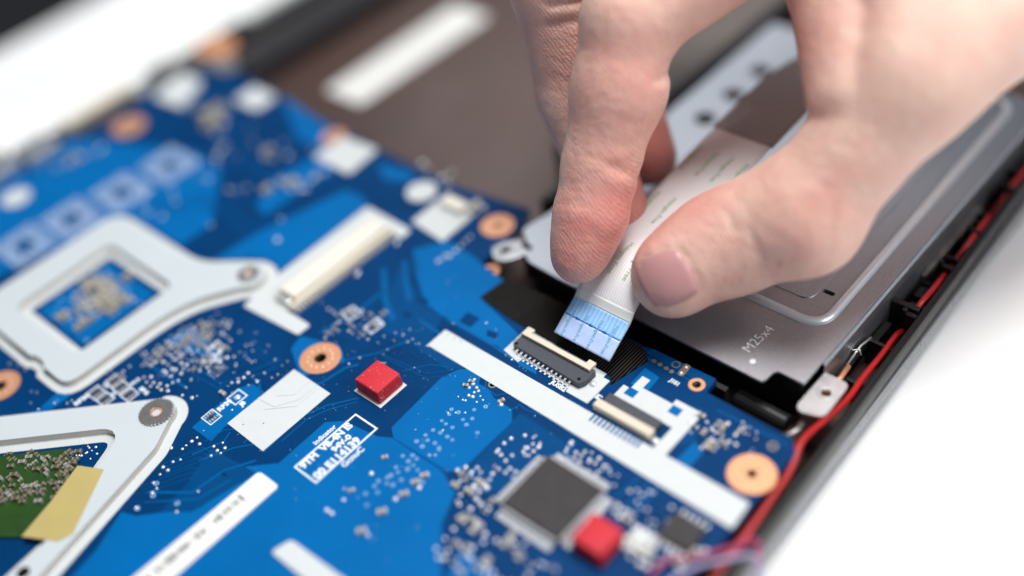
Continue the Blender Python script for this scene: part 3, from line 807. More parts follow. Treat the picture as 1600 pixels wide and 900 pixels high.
# right of the white strip
for c in [(4.69,-0.54),(4.81,-0.57),(4.95,-0.61),(4.72,-0.78),(4.85,-0.82),(5.11,-0.70),(5.13,-0.55),(5.25,-0.57),(5.25,-0.43),(5.28,-0.71),(5.30,-0.87),(5.19,-0.95),(5.19,-1.11),(5.35,-1.06),(5.43,-0.84),(5.48,-0.74),(5.48,-0.57),(5.51,-0.47),(5.52,-0.34),(5.60,-0.73),(5.05,-0.84)]:
    (bpad(c, random.uniform(.8, 1.15)) if random.random() < 0.6 else smd(c, random.choice((CAPG, RES)), random.choice((0, 1.57)), random.uniform(.85, 1.1)))
smd([(5.27,-1.02)][0], CAPL, 1.57, 0.8)
for c in [(3.40,0.01),(3.54,0.00),(3.68,-0.01),(3.80,-0.02)]:
    MB().cyl(c, 0.045, 0.003, 0.010, 14).build("gold_pad", M["brass"], board)
c0, c1 = [(3.96,0.05),(3.95,0.21)]
mbp = MB().prism(rounded([(c0[0] - .05, c0[1] - .07), (c0[0] + .07, c0[1] - .07), (c1[0] + .07, c1[1] + .07), (c1[0] - .07, c1[1] + .07)], .06), 0.003, 0.010)
o = mbp.build("gold_pad", M["brass"], board)
for c in (c0, c1):
    place("solder_dot", PAD, o, (c[0], c[1], 0.008), 0, 1.0)
# far, out of focus passives and joints
for c in [(-10.69,0.28),(-10.34,0.17),(-10.58,0.60),(-10.20,0.51),(-9.83,0.42),(-10.01,0.06),(-9.61,0.15),(-9.67,0.02),(-7.83,0.21),(-7.56,0.09),(-7.81,0.05),(-7.36,0.41),(-8.96,-0.35),(-9.01,-0.17),(-8.83,-0.58),(-6.70,-0.75),(-6.53,-0.38),(-6.29,-0.39),(-6.35,-0.21),(-6.12,-0.25),(-6.16,0.13),(-6.13,0.26),(-6.11,0.44),(-6.27,0.75),(-4.40,1.92),(-4.18,1.87),(-3.65,1.77),(-3.36,1.68),(-3.51,1.94),(-5.20,-1.71),(-11.98,-3.02),(-11.90,-2.80),(-11.86,-2.59),(-11.80,-2.41),(-11.63,-2.15),(-11.70,-1.95),(-2.37,1.54),(-2.15,1.51),(-2.24,1.20),(-2.26,1.36)]:
    (bpad(c, random.uniform(1.1, 2.0)) if random.random() < 0.65 else smd(c, random.choice((CAPG, CAPL)), random.choice((0, 1.57)), 1.1))
for c in [(-10.25,0.54),(-10.37,0.28),(-9.96,0.22),(-10.24,0.68)]:
    smd(c, CAPL, random.choice((0, 1.57)), 1.6)
for c in [(-1.71,0.34),(-1.70,0.18),(-1.70,-0.01),(-1.77,-0.17),(-1.79,-0.26),(-1.78,-0.04),(-1.73,0.51),(-1.74,0.67)]:
    bpad(c, random.uniform(0.9, 1.3))
for c in [(-3.37,-3.78),(-3.03,-4.13),(-2.88,-3.86),(-3.10,-3.18),(-2.82,-3.09),(-1.55,-2.70),(-1.37,-2.62),(-1.17,-2.38),(-0.93,-2.35),(-0.88,-2.15),(-0.65,-2.12),(-0.46,-2.13),(-0.29,-2.08),(-0.88,-1.97),(-1.19,-0.58),(-0.30,-1.37),(0.23,-1.00),(0.50,-1.03),(1.09,-1.41),(1.26,-1.43),(-6.72,-7.14),(-6.92,-7.24),(-6.48,-7.13),(-5.31,-7.54),(-5.00,-7.51),(-4.46,-7.22),(-5.19,-7.26),(-4.53,-7.46),(-4.12,-7.22),(-3.83,-6.49),(-3.64,-6.26),(-3.58,-6.09),(-3.42,-5.98),(2.17,-1.05),(2.01,-1.31),(2.12,-1.32)]:
    bdot(c, random.uniform(.8, 1.5))
for k in range(26):
    x, y = random.uniform(-4.5, 2.5), random.uniform(-6, -1)
    bdot((x, y), random.uniform(.4, .8))

# extra vias and joints: left of centre, beside the ring, round the quad package
field = MB()
for n_, x0, x1, y0, y1, f, a, b in ((60, -4.7, -3.6, -5.6, -4.2, bdot, .9, 1.7), (34, -3.4, -2.1, -5.6, -3.9, bdot, .7, 1.4), (26, -2.2, -0.4, -3.3, -2.1, bdot, .7, 1.3), (18, -5.9, -3.8, -8.0, -6.9, bdot, .7, 1.4),
                                    (30, 2.35, 3.1, -4.4, -2.5, bpad, .6, 1.1), (22, 3.3, 4.5, -2.7, -2.25, bpad, .5, .9), (24, 2.9, 4.6, -5.3, -4.3, bpad, .8, 1.4), (16, 4.75, 5.6, -3.1, -2.3, bpad, .6, 1.0),
                                    (20, 4.85, 6.0, -0.95, -0.25, bpad, .4, .8), (26, -9.2, -5.2, -2.8, 1.2, bpad, .8, 1.4)):
    for k in range(n_):
        c, q = (random.uniform(x0, x1), random.uniform(y0, y1)), random.uniform(a, b)
        if f is bdot:
            f(c, q)
        else:
            field.dome(c, 0.034 * q, 0.004, 0.022 * q, 9, 3)
for k in range(24):
    field.dome((random.uniform(-4.0, -3.35), random.uniform(-7.9, -7.35)), 0.034 * random.uniform(.4, .8), 0.004, 0.015, 9, 3)
field.build("solder_joints", M["solder"], board, smooth=True)["kind"] = "stuff"

# memory chip pad fields on the far left: printed rows round an empty middle
for k, c in enumerate([(-10.01,-5.09),(-9.90,-3.93),(-9.72,-2.68),(-9.58,-1.41)]):
    g = MB().box(c[0] - .22, c[0] + .22, c[1] - .17, c[1] + .17, 0.004, 0.0065)
    o = g.build("memory_footprint", M["mask_mid"], board)
    mb = MB()
    for i in range(9):
        for j in range(19):
            x, y = c[0] + (i - 4) * 0.135, c[1] + (j - 9) * 0.055
            if abs(i - 4) < 2 and abs(j - 9) < 4:
                continue
            if random.random() < 0.93:
                mb.box(x - .052, x + .052, y - .011, y + .011, 0.006, 0.011)
    q = mb.build("pad_row", M["pad_pale"], o); q["kind"] = "stuff"

# --- connectors
def connector(name, label):
    o = bpy.data.objects.new(name, None)
    COL.objects.link(o)
    o.parent = board
    o.matrix_parent_inverse = base_of(board).inverted()
    if label:
        o["label"] = label
    return o


# socket the ribbon is aimed at
c1_ = connector("ribbon_socket", "slate ribbon socket with raised cream latch and a row of tinned pins")
MB().prism([(0.98, -1.34), (1.40, -1.42), (1.42, -1.30), (2.55, -1.36), (2.56, -1.46), (3.05, -1.46), (3.05, -0.82), (2.90, -0.82), (2.90, -0.70), (0.98, -0.70)], 0.004, 0.012).build("printed_outline", M["silk"], c1_)
MB().prism(rounded([(1.12, -1.22), (2.72, -1.28), (2.78, -1.16), (2.78, -0.86), (1.10, -0.86)], 0.03), 0.01, 0.15).build("housing", M["conn_dark"], c1_, bev=0.02)
for x, y in ((1.17, -1.17), (2.66, -1.19)):
    MB().cyl((x, y), 0.035, 0.14, 0.1545, 10).build("locating_hole", M["hole"], c1_)
MB().prism([(1.12, -0.97), (2.72, -0.97), (2.72, -0.76), (2.56, -0.76), (2.56, -0.86), (1.28, -0.86), (1.28, -0.76), (1.12, -0.76)], 0.155, 0.225).build("latch", M["conn_cream"], c1_, bev=0.012)
pm = MB()
pm.box(-0.016, 0.016, -0.05, 0.035, 0.085, 0.10); pm.box(-0.016, 0.016, -0.062, -0.046, 0.02, 0.10); pm.box(-0.018, 0.018, -0.13, -0.046, 0.01, 0.028)
PIN = pm.mesh("pin", M["solder"])
for i in range(13):
    x = 1.26 + i * 0.106
    p = place("pin", PIN, c1_, (x, -1.235 - 0.0025 * i, 0.0))
for x in (1.06, 2.86):
    MB().dome((x, -1.05), 0.075, 0.01, 0.06, 14, 4).build("solder_lug", M["solder"], c1_, smooth=True)

# second small socket
c2_ = connector("ribbon_socket", "small cream ribbon socket with dark lid beside a white frame")
MB().box(3.22, 4.42, -1.52, -1.34, 0.01, 0.17).build("housing", M["conn_cream"], c2_, bev=0.02)
MB().box(3.28, 4.40, -1.335, -1.10, 0.01, 0.13).build("lid", M["conn_dark"], c2_, bev=0.02)
for i in range(12):
    MB().box(3.30 + i * 0.09, 3.34 + i * 0.09, -1.74, -1.525, 0.004, 0.02).build("pin", M["trace"], c2_)
MB().dome((4.50, -1.45), 0.075, 0.005, 0.075, 14, 4).build("solder_lug", M["solder"], c2_, smooth=True)

# long ivory connector
c3_ = connector("long_connector", "long ivory ribbon connector on a white print with a row of pins")
MB().prism(rounded([(-4.32, 0.14), (-2.95, 0.12), (-2.92, -0.18), (-3.35, -0.20), (-3.35, -3.02), (-2.60, -3.02), (-2.60, -3.34), (-4.18, -3.45), (-4.30, -2.4)], 0.06), 0.004, 0.016).build("printed_outline", M["silk"], c3_)
MB().box(-3.78, -3.30, -2.80, -0.18, 0.016, 0.22).build("housing", M["conn_ivory"], c3_, bev=0.04)
MB().box(-3.30, -3.19, -2.98, -0.12, 0.016, 0.11).build("pin_bar", M["conn_cream"], c3_, bev=0.02)
MB().box(-3.74, -3.34, -2.96, -2.81, 0.016, 0.14).build("end_cap", M["tin"], c3_, bev=0.02)
pm = MB().box(-0.08, 0.05, -0.022, 0.022, 0.0, 0.03); pm.box(-0.08, -0.05, -0.022, 0.022, 0.0, 0.07)
PIN3 = pm.mesh("pin", M["tin"])
for i in range(30):
    place("pin", PIN3, c3_, (-3.10, -2.90 + i * 0.093, 0.006))
for x, y in ((-2.93, -1.42), (-2.90, -1.50), (-2.9, -0.35), (-2.95, -0.28)):
    bpad((x, y), 1.2)

# small far connector
c4_ = connector("small_connector", "small cream connector on a white square near the far edge")
MB().prism(rounded([(-3.14, 0.33), (-3.14, 1.45), (-2.15, 1.38), (-2.12, 0.22)], 0.05), 0.004, 0.016).build("printed_outline", M["silk"], c4_)
MB().box(-2.98, -2.36, 1.02, 1.32, 0.016, 0.16).build("housing", M["conn_ivory"], c4_, bev=0.03)
MB().box(-2.98, -2.30, 1.32, 1.40, 0.016, 0.12).build("pin_bar", M["dark_metal"], c4_, bev=0.01)

# ports along the far left edge
for (x0, x1, y0, y1, h, m) in ((-13.3, -12.6, -4.6, -3.55, 0.35, "steel_pale"), (-13.2, -12.45, -3.45, -2.55, 0.30, "steel_pale"), (-13.35, -12.9, -3.4, -2.2, 0.12, "black_plastic")):
    MB().box(x0, x1, y0, y1, 0.0, h).build("port", M[m], board, bev=0.05)
MB().box(-13.32, -12.98, -2.1, -0.05, 0.0, 0.30).build("header", M["conn_ivory"], board, bev=0.03)
for i in range(10):
    MB().box(-13.0, -12.62, -2.05 + i * 0.2, -1.95 + i * 0.2, 0.0, 0.22).build("edge_pin", M["brass"], board)
MB().box(-13.3, -12.75, 0.55, 1.35, 0.0, 0.25).build("port", M["dark_metal"], board, bev=0.05)

# quad flat package
q1 = connector("quad_chip", "square black chip ringed by fine tinned leads")
MB().box(3.30, 4.46, -3.96, -2.80, 0.03, 0.15).build("package", M["chip"], q1, bev=0.02)
mb = MB()
for i in range(28):
    t = -0.54 + i * 0.04
    for sx, sy in ((1, 0), (-1, 0), (0, 1), (0, -1)):
        for d0, d1, z0, z1 in ((0.578, 0.65, 0.075, 0.092), (0.634, 0.652, 0.012, 0.092), (0.634, 0.79, 0.006, 0.02)):
            if sx:
                x0, x1 = sorted((3.88 + sx * d0, 3.88 + sx * d1)); mb.box(x0, x1, -3.38 + t - .013, -3.38 + t + .013, z0, z1)
            else:
                y0, y1 = sorted((-3.38 + sy * d0, -3.38 + sy * d1)); mb.box(3.88 + t - .013, 3.88 + t + .013, y0, y1, z0, z1)
mb.build("lead_row", M["solder"], q1)["kind"] = "stuff"
q2 = connector("small_chip", "small black chip near the right edge of the board")
MB().box(5.62, 6.20, -2.95, -2.42, 0.02, 0.12).build("package", M["chip"], q2, bev=0.02)
for i in range(5):
    for sy, y in ((1, -2.41), (-1, -2.96)):
        MB().box(5.67 + i * 0.11, 5.72 + i * 0.11, min(y, y + sy * 0.1), max(y, y + sy * 0.1), 0.005, 0.05).build("lead", M["solder"], q2)
print_block("white_patch", rounded([(5.2, -3.45), (5.75, -3.35), (5.7, -2.95), (5.3, -3.0)], 0.1), 0.05)

# ------------------------------------------------------------------ white brackets
def bracket_parts(t, outer, windows, z1=0.16):
    """silk border on the board, grey edged plate, white film on top"""
    MB().prism(outer, 0.004, 0.014, [inset(w, 0.0) for w in windows]).build("printed_border", M["silk"], t)
    po = inset(outer, 0.19)
    pw = [inset(w, -0.19) for w in windows]
    MB().prism(po, 0.014, z1 - 0.012, pw).build("plate", M["plate_side"], t)
    MB().prism(inset(po, -0.004), z1 - 0.012, z1, [inset(w, 0.004) for w in pw]).build("film", M["plate_white"], t, bev=0.01)


def knurled_nut(t, c, r, z, rb=0.11):
    n = 30
    prof = []
    for i in range(n * 2):
        a = math.pi * i / n
        rr = r if i % 2 else r * 0.90
        prof.append((c[0] + rr * math.cos(a), c[1] + rr * math.sin(a)))
    nut = MB().prism(prof, z, z + 0.05, [circle(c, rb, 24)]).build("threaded_insert", M["dark_metal"], t, bev=0.006)
    MB().cyl(c, rb, z - 0.10, z + 0.0, 24).build("bore", M["hole"], nut)
    for k in range(3):
        MB().ring(c, rb - 0.03, rb - 0.002, z + 0.002 + k * 0.014, z + 0.010 + k * 0.014, 24).build("thread", M["copper"], nut)
    return nut


sq = thing("square_bracket", "white square frame bracket with one screw arm on the board's left side", "bracket", (-6.9, -5.1, 0.004))
gpu = [(-9.15, -7.10), (-6.50, -7.10), (-6.42, -7.02), (-6.20, -7.02), (-6.12, -7.10), (-5.02, -7.10), (-5.02, -4.75), (-4.86, -4.05)]
gpu += circle((-4.68, -2.86), 0.56, 12, math.radians(-58), math.radians(118), True)
gpu += [(-5.35, -2.62), (-6.05, -3.13), (-9.15, -3.13)]
rad = [0.7, 0.04, 0.04, 0.04, 0.04, 0.7, 0.5, 0.3] + [0.0] * 13 + [0.3, 0.4, 0.55]
gpu_o = rounded(gpu, rad, 5)
win = rounded(rect(-7.94, -5.96, -6.15, -4.17), 0.03, 2)
bracket_parts(sq, gpu_o, [win])
knurled_nut(sq, (-4.68, -2.86), 0.235, 0.14, 0.11)

tri = thing("corner_bracket", "white triangular bracket arm with a knurled insert at its tip", "bracket", (-3, -7, 0.004))
tri_o = [(-7.2, -9.45), (-3.52, -5.96)] + circle((-3.14, -6.22), 0.50, 10, math.radians(135), math.radians(13), True) + [(-2.30, -6.7), (-1.62, -9.6), (-1.1, -11.9), (-7.2, -12.5)]
tri_o = rounded(tri_o, [0] + [0.15] + [0] * 11 + [0.1, 0.1, 0, 0], 3)
tri_w = rounded([(-6.4, -9.95), (-3.42, -7.12), (-2.52, -9.20), (-2.28, -11.2), (-6.4, -11.9)], [0.2, 0.22, 0.05, 0.1, 0.1], 5)
bracket_parts(tri, tri_o, [tri_w])
knurled_nut(tri, (-3.14, -6.26), 0.335, 0.14, 0.115)
MB().cyl((-2.11, -9.66), 0.11, 0.16, 0.166, 20).build("screw_hole", M["hole"], tri)

kt = MB().prism([(-3.30, -7.86), (-2.83, -7.62), (-2.09, -8.72), (-2.16, -8.96), (-2.78, -9.30), (-3.0, -8.6)], 0.163, 0.171).build("khaki_tape", M["khaki"])
tag(kt, "khaki tape patch stuck on the corner bracket", "tape")

# capacitors seen through the two bracket windows
for k in range(85):
    x = -6.95 + random.gauss(0, 0.36); y = -5.15 + random.gauss(0, 0.40)
    if -7.75 < x < -6.15 and -5.95 < y < -4.35:
        smd((x, y), random.choice((CAPM, CAPM, CAPG, CAPL)), random.choice((0, 1.57)), random.uniform(.75, 1.1))
for k in range(26):
    bvia((random.uniform(-7.8, -6.1), random.uniform(-6.0, -4.3)), random.uniform(.8, 1.4))
gs = MB().prism([(-6.0, -9.7), (-3.95, -7.75), (-3.3, -7.9), (-2.75, -9.2), (-3.6, -9.8), (-4.2, -10.6)], 0.0, 0.05).build("green_module", M["green_pcb"], board)
for k in range(134):
    t_, w_ = random.random(), random.random()
    x = -4.95 + t_ * 1.65 + (w_ - .5) * 0.5; y = -8.75 + t_ * 1.25 - w_ * 1.05
    if y < -9.9 or x > -2.75:
        continue
    me = random.choice((CAPD, CAPD, CAPD, CAPG))
    place("capacitor", me, board, (x, y, 0.05 if y < x * 0.95 - 4.2 else 0.006), random.choice((0, 1.57, 0.78)), random.uniform(.6, 1.05))

# ------------------------------------------------------------------ red pads, black tape
def red_pad(label, cx, cy, sx, sy, h, base):
    t = thing("red_pad", label, "rubber pad", (cx, cy, 0.012), "red rubber pads")
    if base:
        MB().prism([(cx - sx / 2 - 0.03, cy - sy / 2 - 0.05), (cx + sx / 2 + 0.06, cy - sy / 2 - 0.05), (cx + sx / 2 + 0.06, cy + sy / 2 + 0.02), (cx - sx / 2 - 0.03, cy + sy / 2 + 0.02)],
                   0.006, 0.014).build("white_backing", M["silk"], t)
    z0 = 0.014
    vs = [(cx - sx / 2, cy - sy / 2, z0), (cx + sx / 2, cy - sy / 2, z0), (cx + sx / 2, cy + sy / 2, z0), (cx - sx / 2, cy + sy / 2, z0)]
    k = 0.965
    vs += [(cx + (x - cx) * k, cy + (y - cy) * k, z0 + h) for x, y, z in vs]
    o = MB().add(vs, [(3, 2, 1, 0), (4, 5, 6, 7), (0, 1, 5, 4), (1, 2, 6, 5), (2, 3, 7, 6), (3, 0, 4, 7)]).build("pad_block", M["red_foam"], t, bev=0.03, smooth=True, seg=3)
    return t


red_pad("red rubber block on a white square in the middle of the board", -0.27, -3.33, 0.62, 0.60, 0.30, True)
red_pad("blurred red rubber block against the corner of the square chip", 5.00, -3.62, 0.60, 0.60, 0.34, False)

bt = thing("black_tape", "black ribbed tape laid across the board edge under the ribbon cable", "tape", (1.5, -0.3, 0.006))
MB().prism([(-0.34, -0.56), (0.62, -0.66), (0.80, 0.20), (-0.26, 0.16)], 0.0065, 0.022).build("cloth_end", M["tape_cloth"], bt)
MB().prism([(0.62, -0.66), (2.98, -0.72), (3.12, -0.88), (3.32, -0.04), (3.02, 0.17), (0.80, 0.20)], 0.0065, 0.022).build("ribbed_end", M["tape_rib"], bt)

# ------------------------------------------------------------------ hard drive in its steel frame
hdd = thing("drive_frame", "grey steel hard drive frame with raised bead and screw tabs", "hard drive", (2.5, 5.5, -0.7))
ZT = 0.24
plate = [(-0.66, 10.4), (-0.64, 1.95), (-0.78, 1.25), (-0.40, 0.98), (-0.22, 0.95), (-0.22, 0.70), (-0.02, 0.58), (1.0, 0.52), (5.33, 0.50), (5.36, 0.86), (5.90, 0.86), (5.90, 10.4)]
ho = [circle((x, y), 0.24, 20) for x, y in ((0.18, 6.30), (0.20, 7.38), (0.20, 8.48))]
ho += [rounded(rect(4.55, 4.85, 2.62, 2.74), 0.04, 2), rounded(rect(5.02, 5.24, 2.95, 3.05), 0.03, 2)]
MB().prism(rounded(plate, [0.05, 0.1, 0.1, 0.06, 0.05, 0.03, 0.05, 0.1, 0.08, 0.08, 0.05, 0.05], 3), ZT - 0.06, ZT, ho).build("top_plate", M["steel"], hdd, bev=0.022)
# turned down side flange
wall_profile(MB(), [(5.86, ZT - 0.055), (5.93, ZT - 0.02), (5.965, ZT - 0.07), (5.965, -0.75), (5.93, -0.75), (5.93, ZT - 0.09)], 1.45, 10.4).build("side_flange", M["steel"], hdd, bev=0.01)
MB().box(-0.60, 5.80, 0.95, 10.2, -0.80, ZT - 0.075).build("drive_body", M["black_plastic"], hdd, bev=0.05)


def bead(path, r):
    return MB().tube(path, r, 14, cap=True)


bp_ = rounded([(0.75, 2.15), (5.46, 2.15), (5.40, 10.0), (0.75, 10.0)], [0.5, 0.45, 0.4, 0.4], 10)
path = [(x, y, ZT - 0.02) for x, y in bp_]
path.append(path[0])
bead(path, 0.105).build("raised_bead", M["steel_highlight"], hdd, smooth=True)
ip = rounded([(1.2, 2.62), (4.98, 2.62), (4.92, 9.6), (1.2, 9.6)], [0.3, 0.28, 0.3, 0.3], 8)
MB().prism(ip, ZT - 0.01, ZT + 0.02).build("inner_panel", M["steel"], hdd, bev=0.02)
MB().prism(rounded([(5.96, 1.46), (5.96, 0.56), (6.05, 0.45), (6.46, 0.58), (6.44, 1.46)], [0.02, 0.05, 0.08, 0.14, 0.14], 4), -0.05, 0.02, [circle((6.22, 1.05), 0.085, 20)]).build("screw_tab", M["steel_pale"], hdd, bev=0.012)
MB().ring((6.22, 1.05), 0.085, 0.15, 0.019, 0.035, 24).build("tab_collar", M["steel_pale"], hdd, bev=0.008)
MB().cyl((6.22, 1.05), 0.083, -0.4, -0.12, 16).build("screw_post", M["copper"], hdd)
MB().prism(rounded([(-0.30, 0.98), (-0.62, 1.15), (-0.98, 0.86), (-1.02, 0.52), (-0.72, 0.32), (-0.48, 0.52)], 0.16, 5), 0.05, 0.11, [circle((-0.76, 0.68), 0.11, 20)]).build("screw_tab", M["steel_pale"], hdd, bev=0.012)
MB().ring((-0.76, 0.68), 0.11, 0.18, 0.109, 0.13, 24).build("tab_collar", M["steel_pale"], hdd, bev=0.008)
put_text("stamped_text", "M25x4", 0.27, (4.70, 0.93, ZT + 0.002), math.radians(86), M["mark_glint"], hdd, 0.002, -0.003)
MB().dome((4.93, 0.80), 0.06, ZT - 0.002, 0.015, 12, 3).build("stamped_dot", M["mark_glint"], hdd, smooth=True)
MB().ring((-0.72, 0.18), 0.07, 0.17, -0.10, -0.04, 20).build("copper_foot", M["copper"], hdd)
# floor of the drive bay beyond the frame
MB().box(-2.5, -1.36, 4.2, 13.5, -0.9, -0.10).build("bay_wall", M["bay"], chassis, bev=0.05)
MB().box(-1.35, -1.12, 2.4, 13.5, -0.9, -0.02).build("bay_wall", M["black_plastic"], chassis, bev=0.04)

# ------------------------------------------------------------------ red wire
def smooth_path(pts, n=8):
    P = [Vector(p) for p in pts]
    P = [P[0] * 2 - P[1]] + P + [P[-1] * 2 - P[-2]]
    out = []
    for i in range(1, len(P) - 2):
        a, b, c, d = P[i - 1], P[i], P[i + 1], P[i + 2]
        for k in range(n):
            t = k / n
            out.append(0.5 * ((2 * b) + (c - a) * t + (2 * a - 5 * b + 4 * c - d) * t * t + (3 * b - a - 3 * c + d) * t ** 3))
    out.append(P[-2])
    return out


rw = [(6.74, -5.6, -0.45), (6.72, -4.2, -0.42), (6.66, -2.6, -0.28), (6.59, -1.5, -0.20), (6.53, -0.6, -0.14), (6.40, 0.02, -0.06), (6.44, 0.60, -0.12), (6.49, 1.3, -0.20), (6.45, 1.9, -0.24), (6.43, 2.6, -0.28), (6.38, 3.25, -0.36), (6.34, 3.72, -0.60),
      (6.40, 4.0, -0.24), (6.42, 4.5, -0.20), (6.38, 5.1, -0.30), (6.34, 5.55, -0.42), (6.38, 6.1, -0.22), (6.36, 6.8, -0.22), (6.30, 7.5, -0.42), (6.33, 8.1, -0.22), (6.31, 9.2, -0.25), (6.25, 11, -0.4)]
rwo = MB().tube(smooth_path(rw, 8), 0.056, 12).build("red_wire", M["wire_red"], smooth=True)
tag(rwo, "red wire running along the black rim beside the drive frame", "wire")
rw2 = [(6.60, -6.0, -0.5), (6.62, -4.4, -0.48), (6.58, -3.2, -0.40), (6.53, -2.0, -0.36), (6.50, -1.1, -0.32), (6.45, -0.5, -0.28), (6.32, -0.02, -0.24), (6.34, 0.5, -0.34)]
o = MB().tube(smooth_path(rw2, 8), 0.055, 12).build("red_wire", M["wire_red"], smooth=True)
tag(o, "second red wire tucked under the first at the board's right corner", "wire")
for nm, lab, m, pts in (("violet_wire", "blurred violet wire crossing the near right corner of the board", "wire_violet", [(6.26,-3.61,0.10),(6.40,-3.15,0.12),(6.68,-2.80,0.14),(6.92,-2.47,0.10),(7.07,-2.36,-0.10),(7.44,-3.02,-0.30)]),
                        ("magenta_wire", "blurred dark magenta wire beside the small black chip", "wire_magenta", [(5.96,-3.60,0.06),(6.01,-3.25,0.08),(6.25,-3.01,0.08),(6.60,-2.60,0.10),(6.75,-2.30,0.04),(6.87,-2.04,-0.20),(7.42,-2.99,-0.35)])):
    tag(MB().tube(smooth_path(pts, 8), 0.038, 12).build(nm, M[m], smooth=True), lab, "wire")

# specks of dust lying on the board and on the red block
mb = MB()
for k in range(260):
    x, y, z = random.gauss(-0.6, 2.2), random.gauss(-3.4, 1.4), 0.0185
    if k < 40:
        a, b = random.uniform(-.29, .29), random.uniform(-.28, .28)
        x, y, z = -0.27 + a, -3.33 + b, 0.318
        if k % 2:
            x, y, z = (0.045 + random.uniform(-.02, .02), -3.33 + b, random.uniform(0.05, 0.28))
    q = random.uniform(0.003, 0.0075)
    mb.dome((x, y), q, z - q * .6, q, 5, 2)
d_ = mb.build("dust", M["print_white"], board, smooth=True)
d_["kind"] = "stuff"

# ------------------------------------------------------------------ ribbon cable
RX0, RX1 = 1.69, 2.95
prof = [(-0.68, 0.33), (-0.36, 0.53), (-0.05, 0.72), (0.14, 0.92), (0.48, 1.13), (0.95, 1.27), (1.8, 1.40), (3.0, 1.58), (4.3, 1.70), (5.4, 1.78), (6.3, 1.80), (7.4, 1.62), (8.6, 1.2), (9.8, 0.6), (10.6, 0.3)]
rp = [Vector((p.y, p.z)) for p in smooth_path([(0, a, b) for a, b in prof], 10)]
cum = [0.0]
for a, b in zip(rp, rp[1:]):
    cum.append(cum[-1] + (b - a).length)


def rib_point(s, x, off=0.0):
    """point on the ribbon: s cm from its tip, x across, off above its face"""
    s = max(0.0, min(cum[-1] - 1e-5, s))
    i = int(np.searchsorted(cum, s, side="right")) - 1
    i = min(i, len(rp) - 2)
    t = (s - cum[i]) / max(1e-9, cum[i + 1] - cum[i])
    p = rp[i].lerp(rp[i + 1], t)
    d0 = (rp[min(i + 1, len(rp) - 1)] - rp[max(i - 1, 0)]).normalized()
    d1 = (rp[min(i + 2, len(rp) - 1)] - rp[i]).normalized()
    d = d0.lerp(d1, t).normalized()
    u = (x - (RX0 + RX1) / 2) / ((RX1 - RX0) / 2)
    bow = 0.10 * math.exp(-((s - 1.75) / 0.7) ** 2) * (1 - u * u)
    return (x, p.x - d.y * (off + bow), p.y + d.x * (off + bow))


def rib_sheet(s0, s1, ns, x0, x1, nx, th, off=0.0):
    mb = MB()
    vs = []
    for i in range(ns + 1):
        s = s0 + (s1 - s0) * i / ns
        for j in range(nx + 1):
            vs.append(rib_point(s, x0 + (x1 - x0) * j / nx, off))
    n1 = len(vs)
    for i in range(ns + 1):
        s = s0 + (s1 - s0) * i / ns
        for j in range(nx + 1):
            vs.append(rib_point(s, x0 + (x1 - x0) * j / nx, off - th))
    W = nx + 1
    fs = []
    for i in range(ns):
        for j in range(nx):
            a = i * W + j
            fs += [(a, a + 1, a + W + 1, a + W), (n1 + a, n1 + a + W, n1 + a + W + 1, n1 + a + 1)]
        a = i * W
        fs += [(a, a + W, n1 + a + W, n1 + a), (a + nx, n1 + a + nx, n1 + a + nx + W, a + nx + W)]
    for j in range(nx):
        a = ns * W + j
        fs += [(j, n1 + j, n1 + j + 1, j + 1), (a, a + 1, n1 + a + 1, n1 + a)]
    return mb.add(vs, fs)


rib = thing("ribbon_cable", "white flat ribbon cable with blue stiffened end pinched between finger and thumb", "ribbon cable", (2.3, 0, 0.33))
rib_sheet(0.0, cum[-1], 150, RX0, RX1, 12, 0.012).build("flat_cable", M["ffc"], rib, smooth=True)
rib_sheet(0.0, 0.40, 10, RX0, RX1, 10, 0.010, 0.011).build("stiffener_tip", M["ffc_pale"], rib, smooth=True)
rib_sheet(0.40, 0.76, 10, RX0, RX1, 10, 0.010, 0.011).build("stiffener", M["ffc_blue"], rib, smooth=True)
rib_sheet(0.76, 0.96, 6, RX0, RX1, 10, 0.008, 0.006).build("clear_film", M["ffc_smooth"], rib, smooth=True)
rib_sheet(0.40, 0.424, 2, RX0 + 0.015, RX1 - 0.02, 10, 0.004, 0.0145).build("printed_line", M["line_blue"], rib, smooth=True)
for x in (1.98, 2.29, 2.60):
    rib_sheet(0.392, 0.436, 2, x - 0.035, x + 0.035, 2, 0.004, 0.0155).build("printed_mark", M["line_blue"], rib, smooth=True)

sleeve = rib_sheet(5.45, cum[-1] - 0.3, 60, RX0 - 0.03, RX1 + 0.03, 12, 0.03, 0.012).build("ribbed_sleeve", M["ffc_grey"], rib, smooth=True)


def rib_text(s, size, s_start, x, mat, off=0.0135):
    """lettering that reads towards the cable's tip"""
    me = text_mesh(s, size, "printed_text", mat, 0.0008, 0.001)
    for v in me.vertices:
        v.co = rib_point(s_start - v.co.x, x + v.co.y, off + v.co.z)
    return link("printed_text", me, rib)


for k, x in enumerate((1.80, 2.09, 2.40, 2.71)):
    rib_text("Halogen-Free", 0.105, 0.52 + 0.035 * k, x + 0.05, M["ink_teal"], 0.0165)
for x in (1.80, 2.16, 2.50, 2.84):
    for s0 in (2.02, 3.45, 4.85):
        rib_text("Halogen-Free", 0.135, s0 + (0.1 if s0 < 3 else 0), x, M["ink_green"], 0.004)

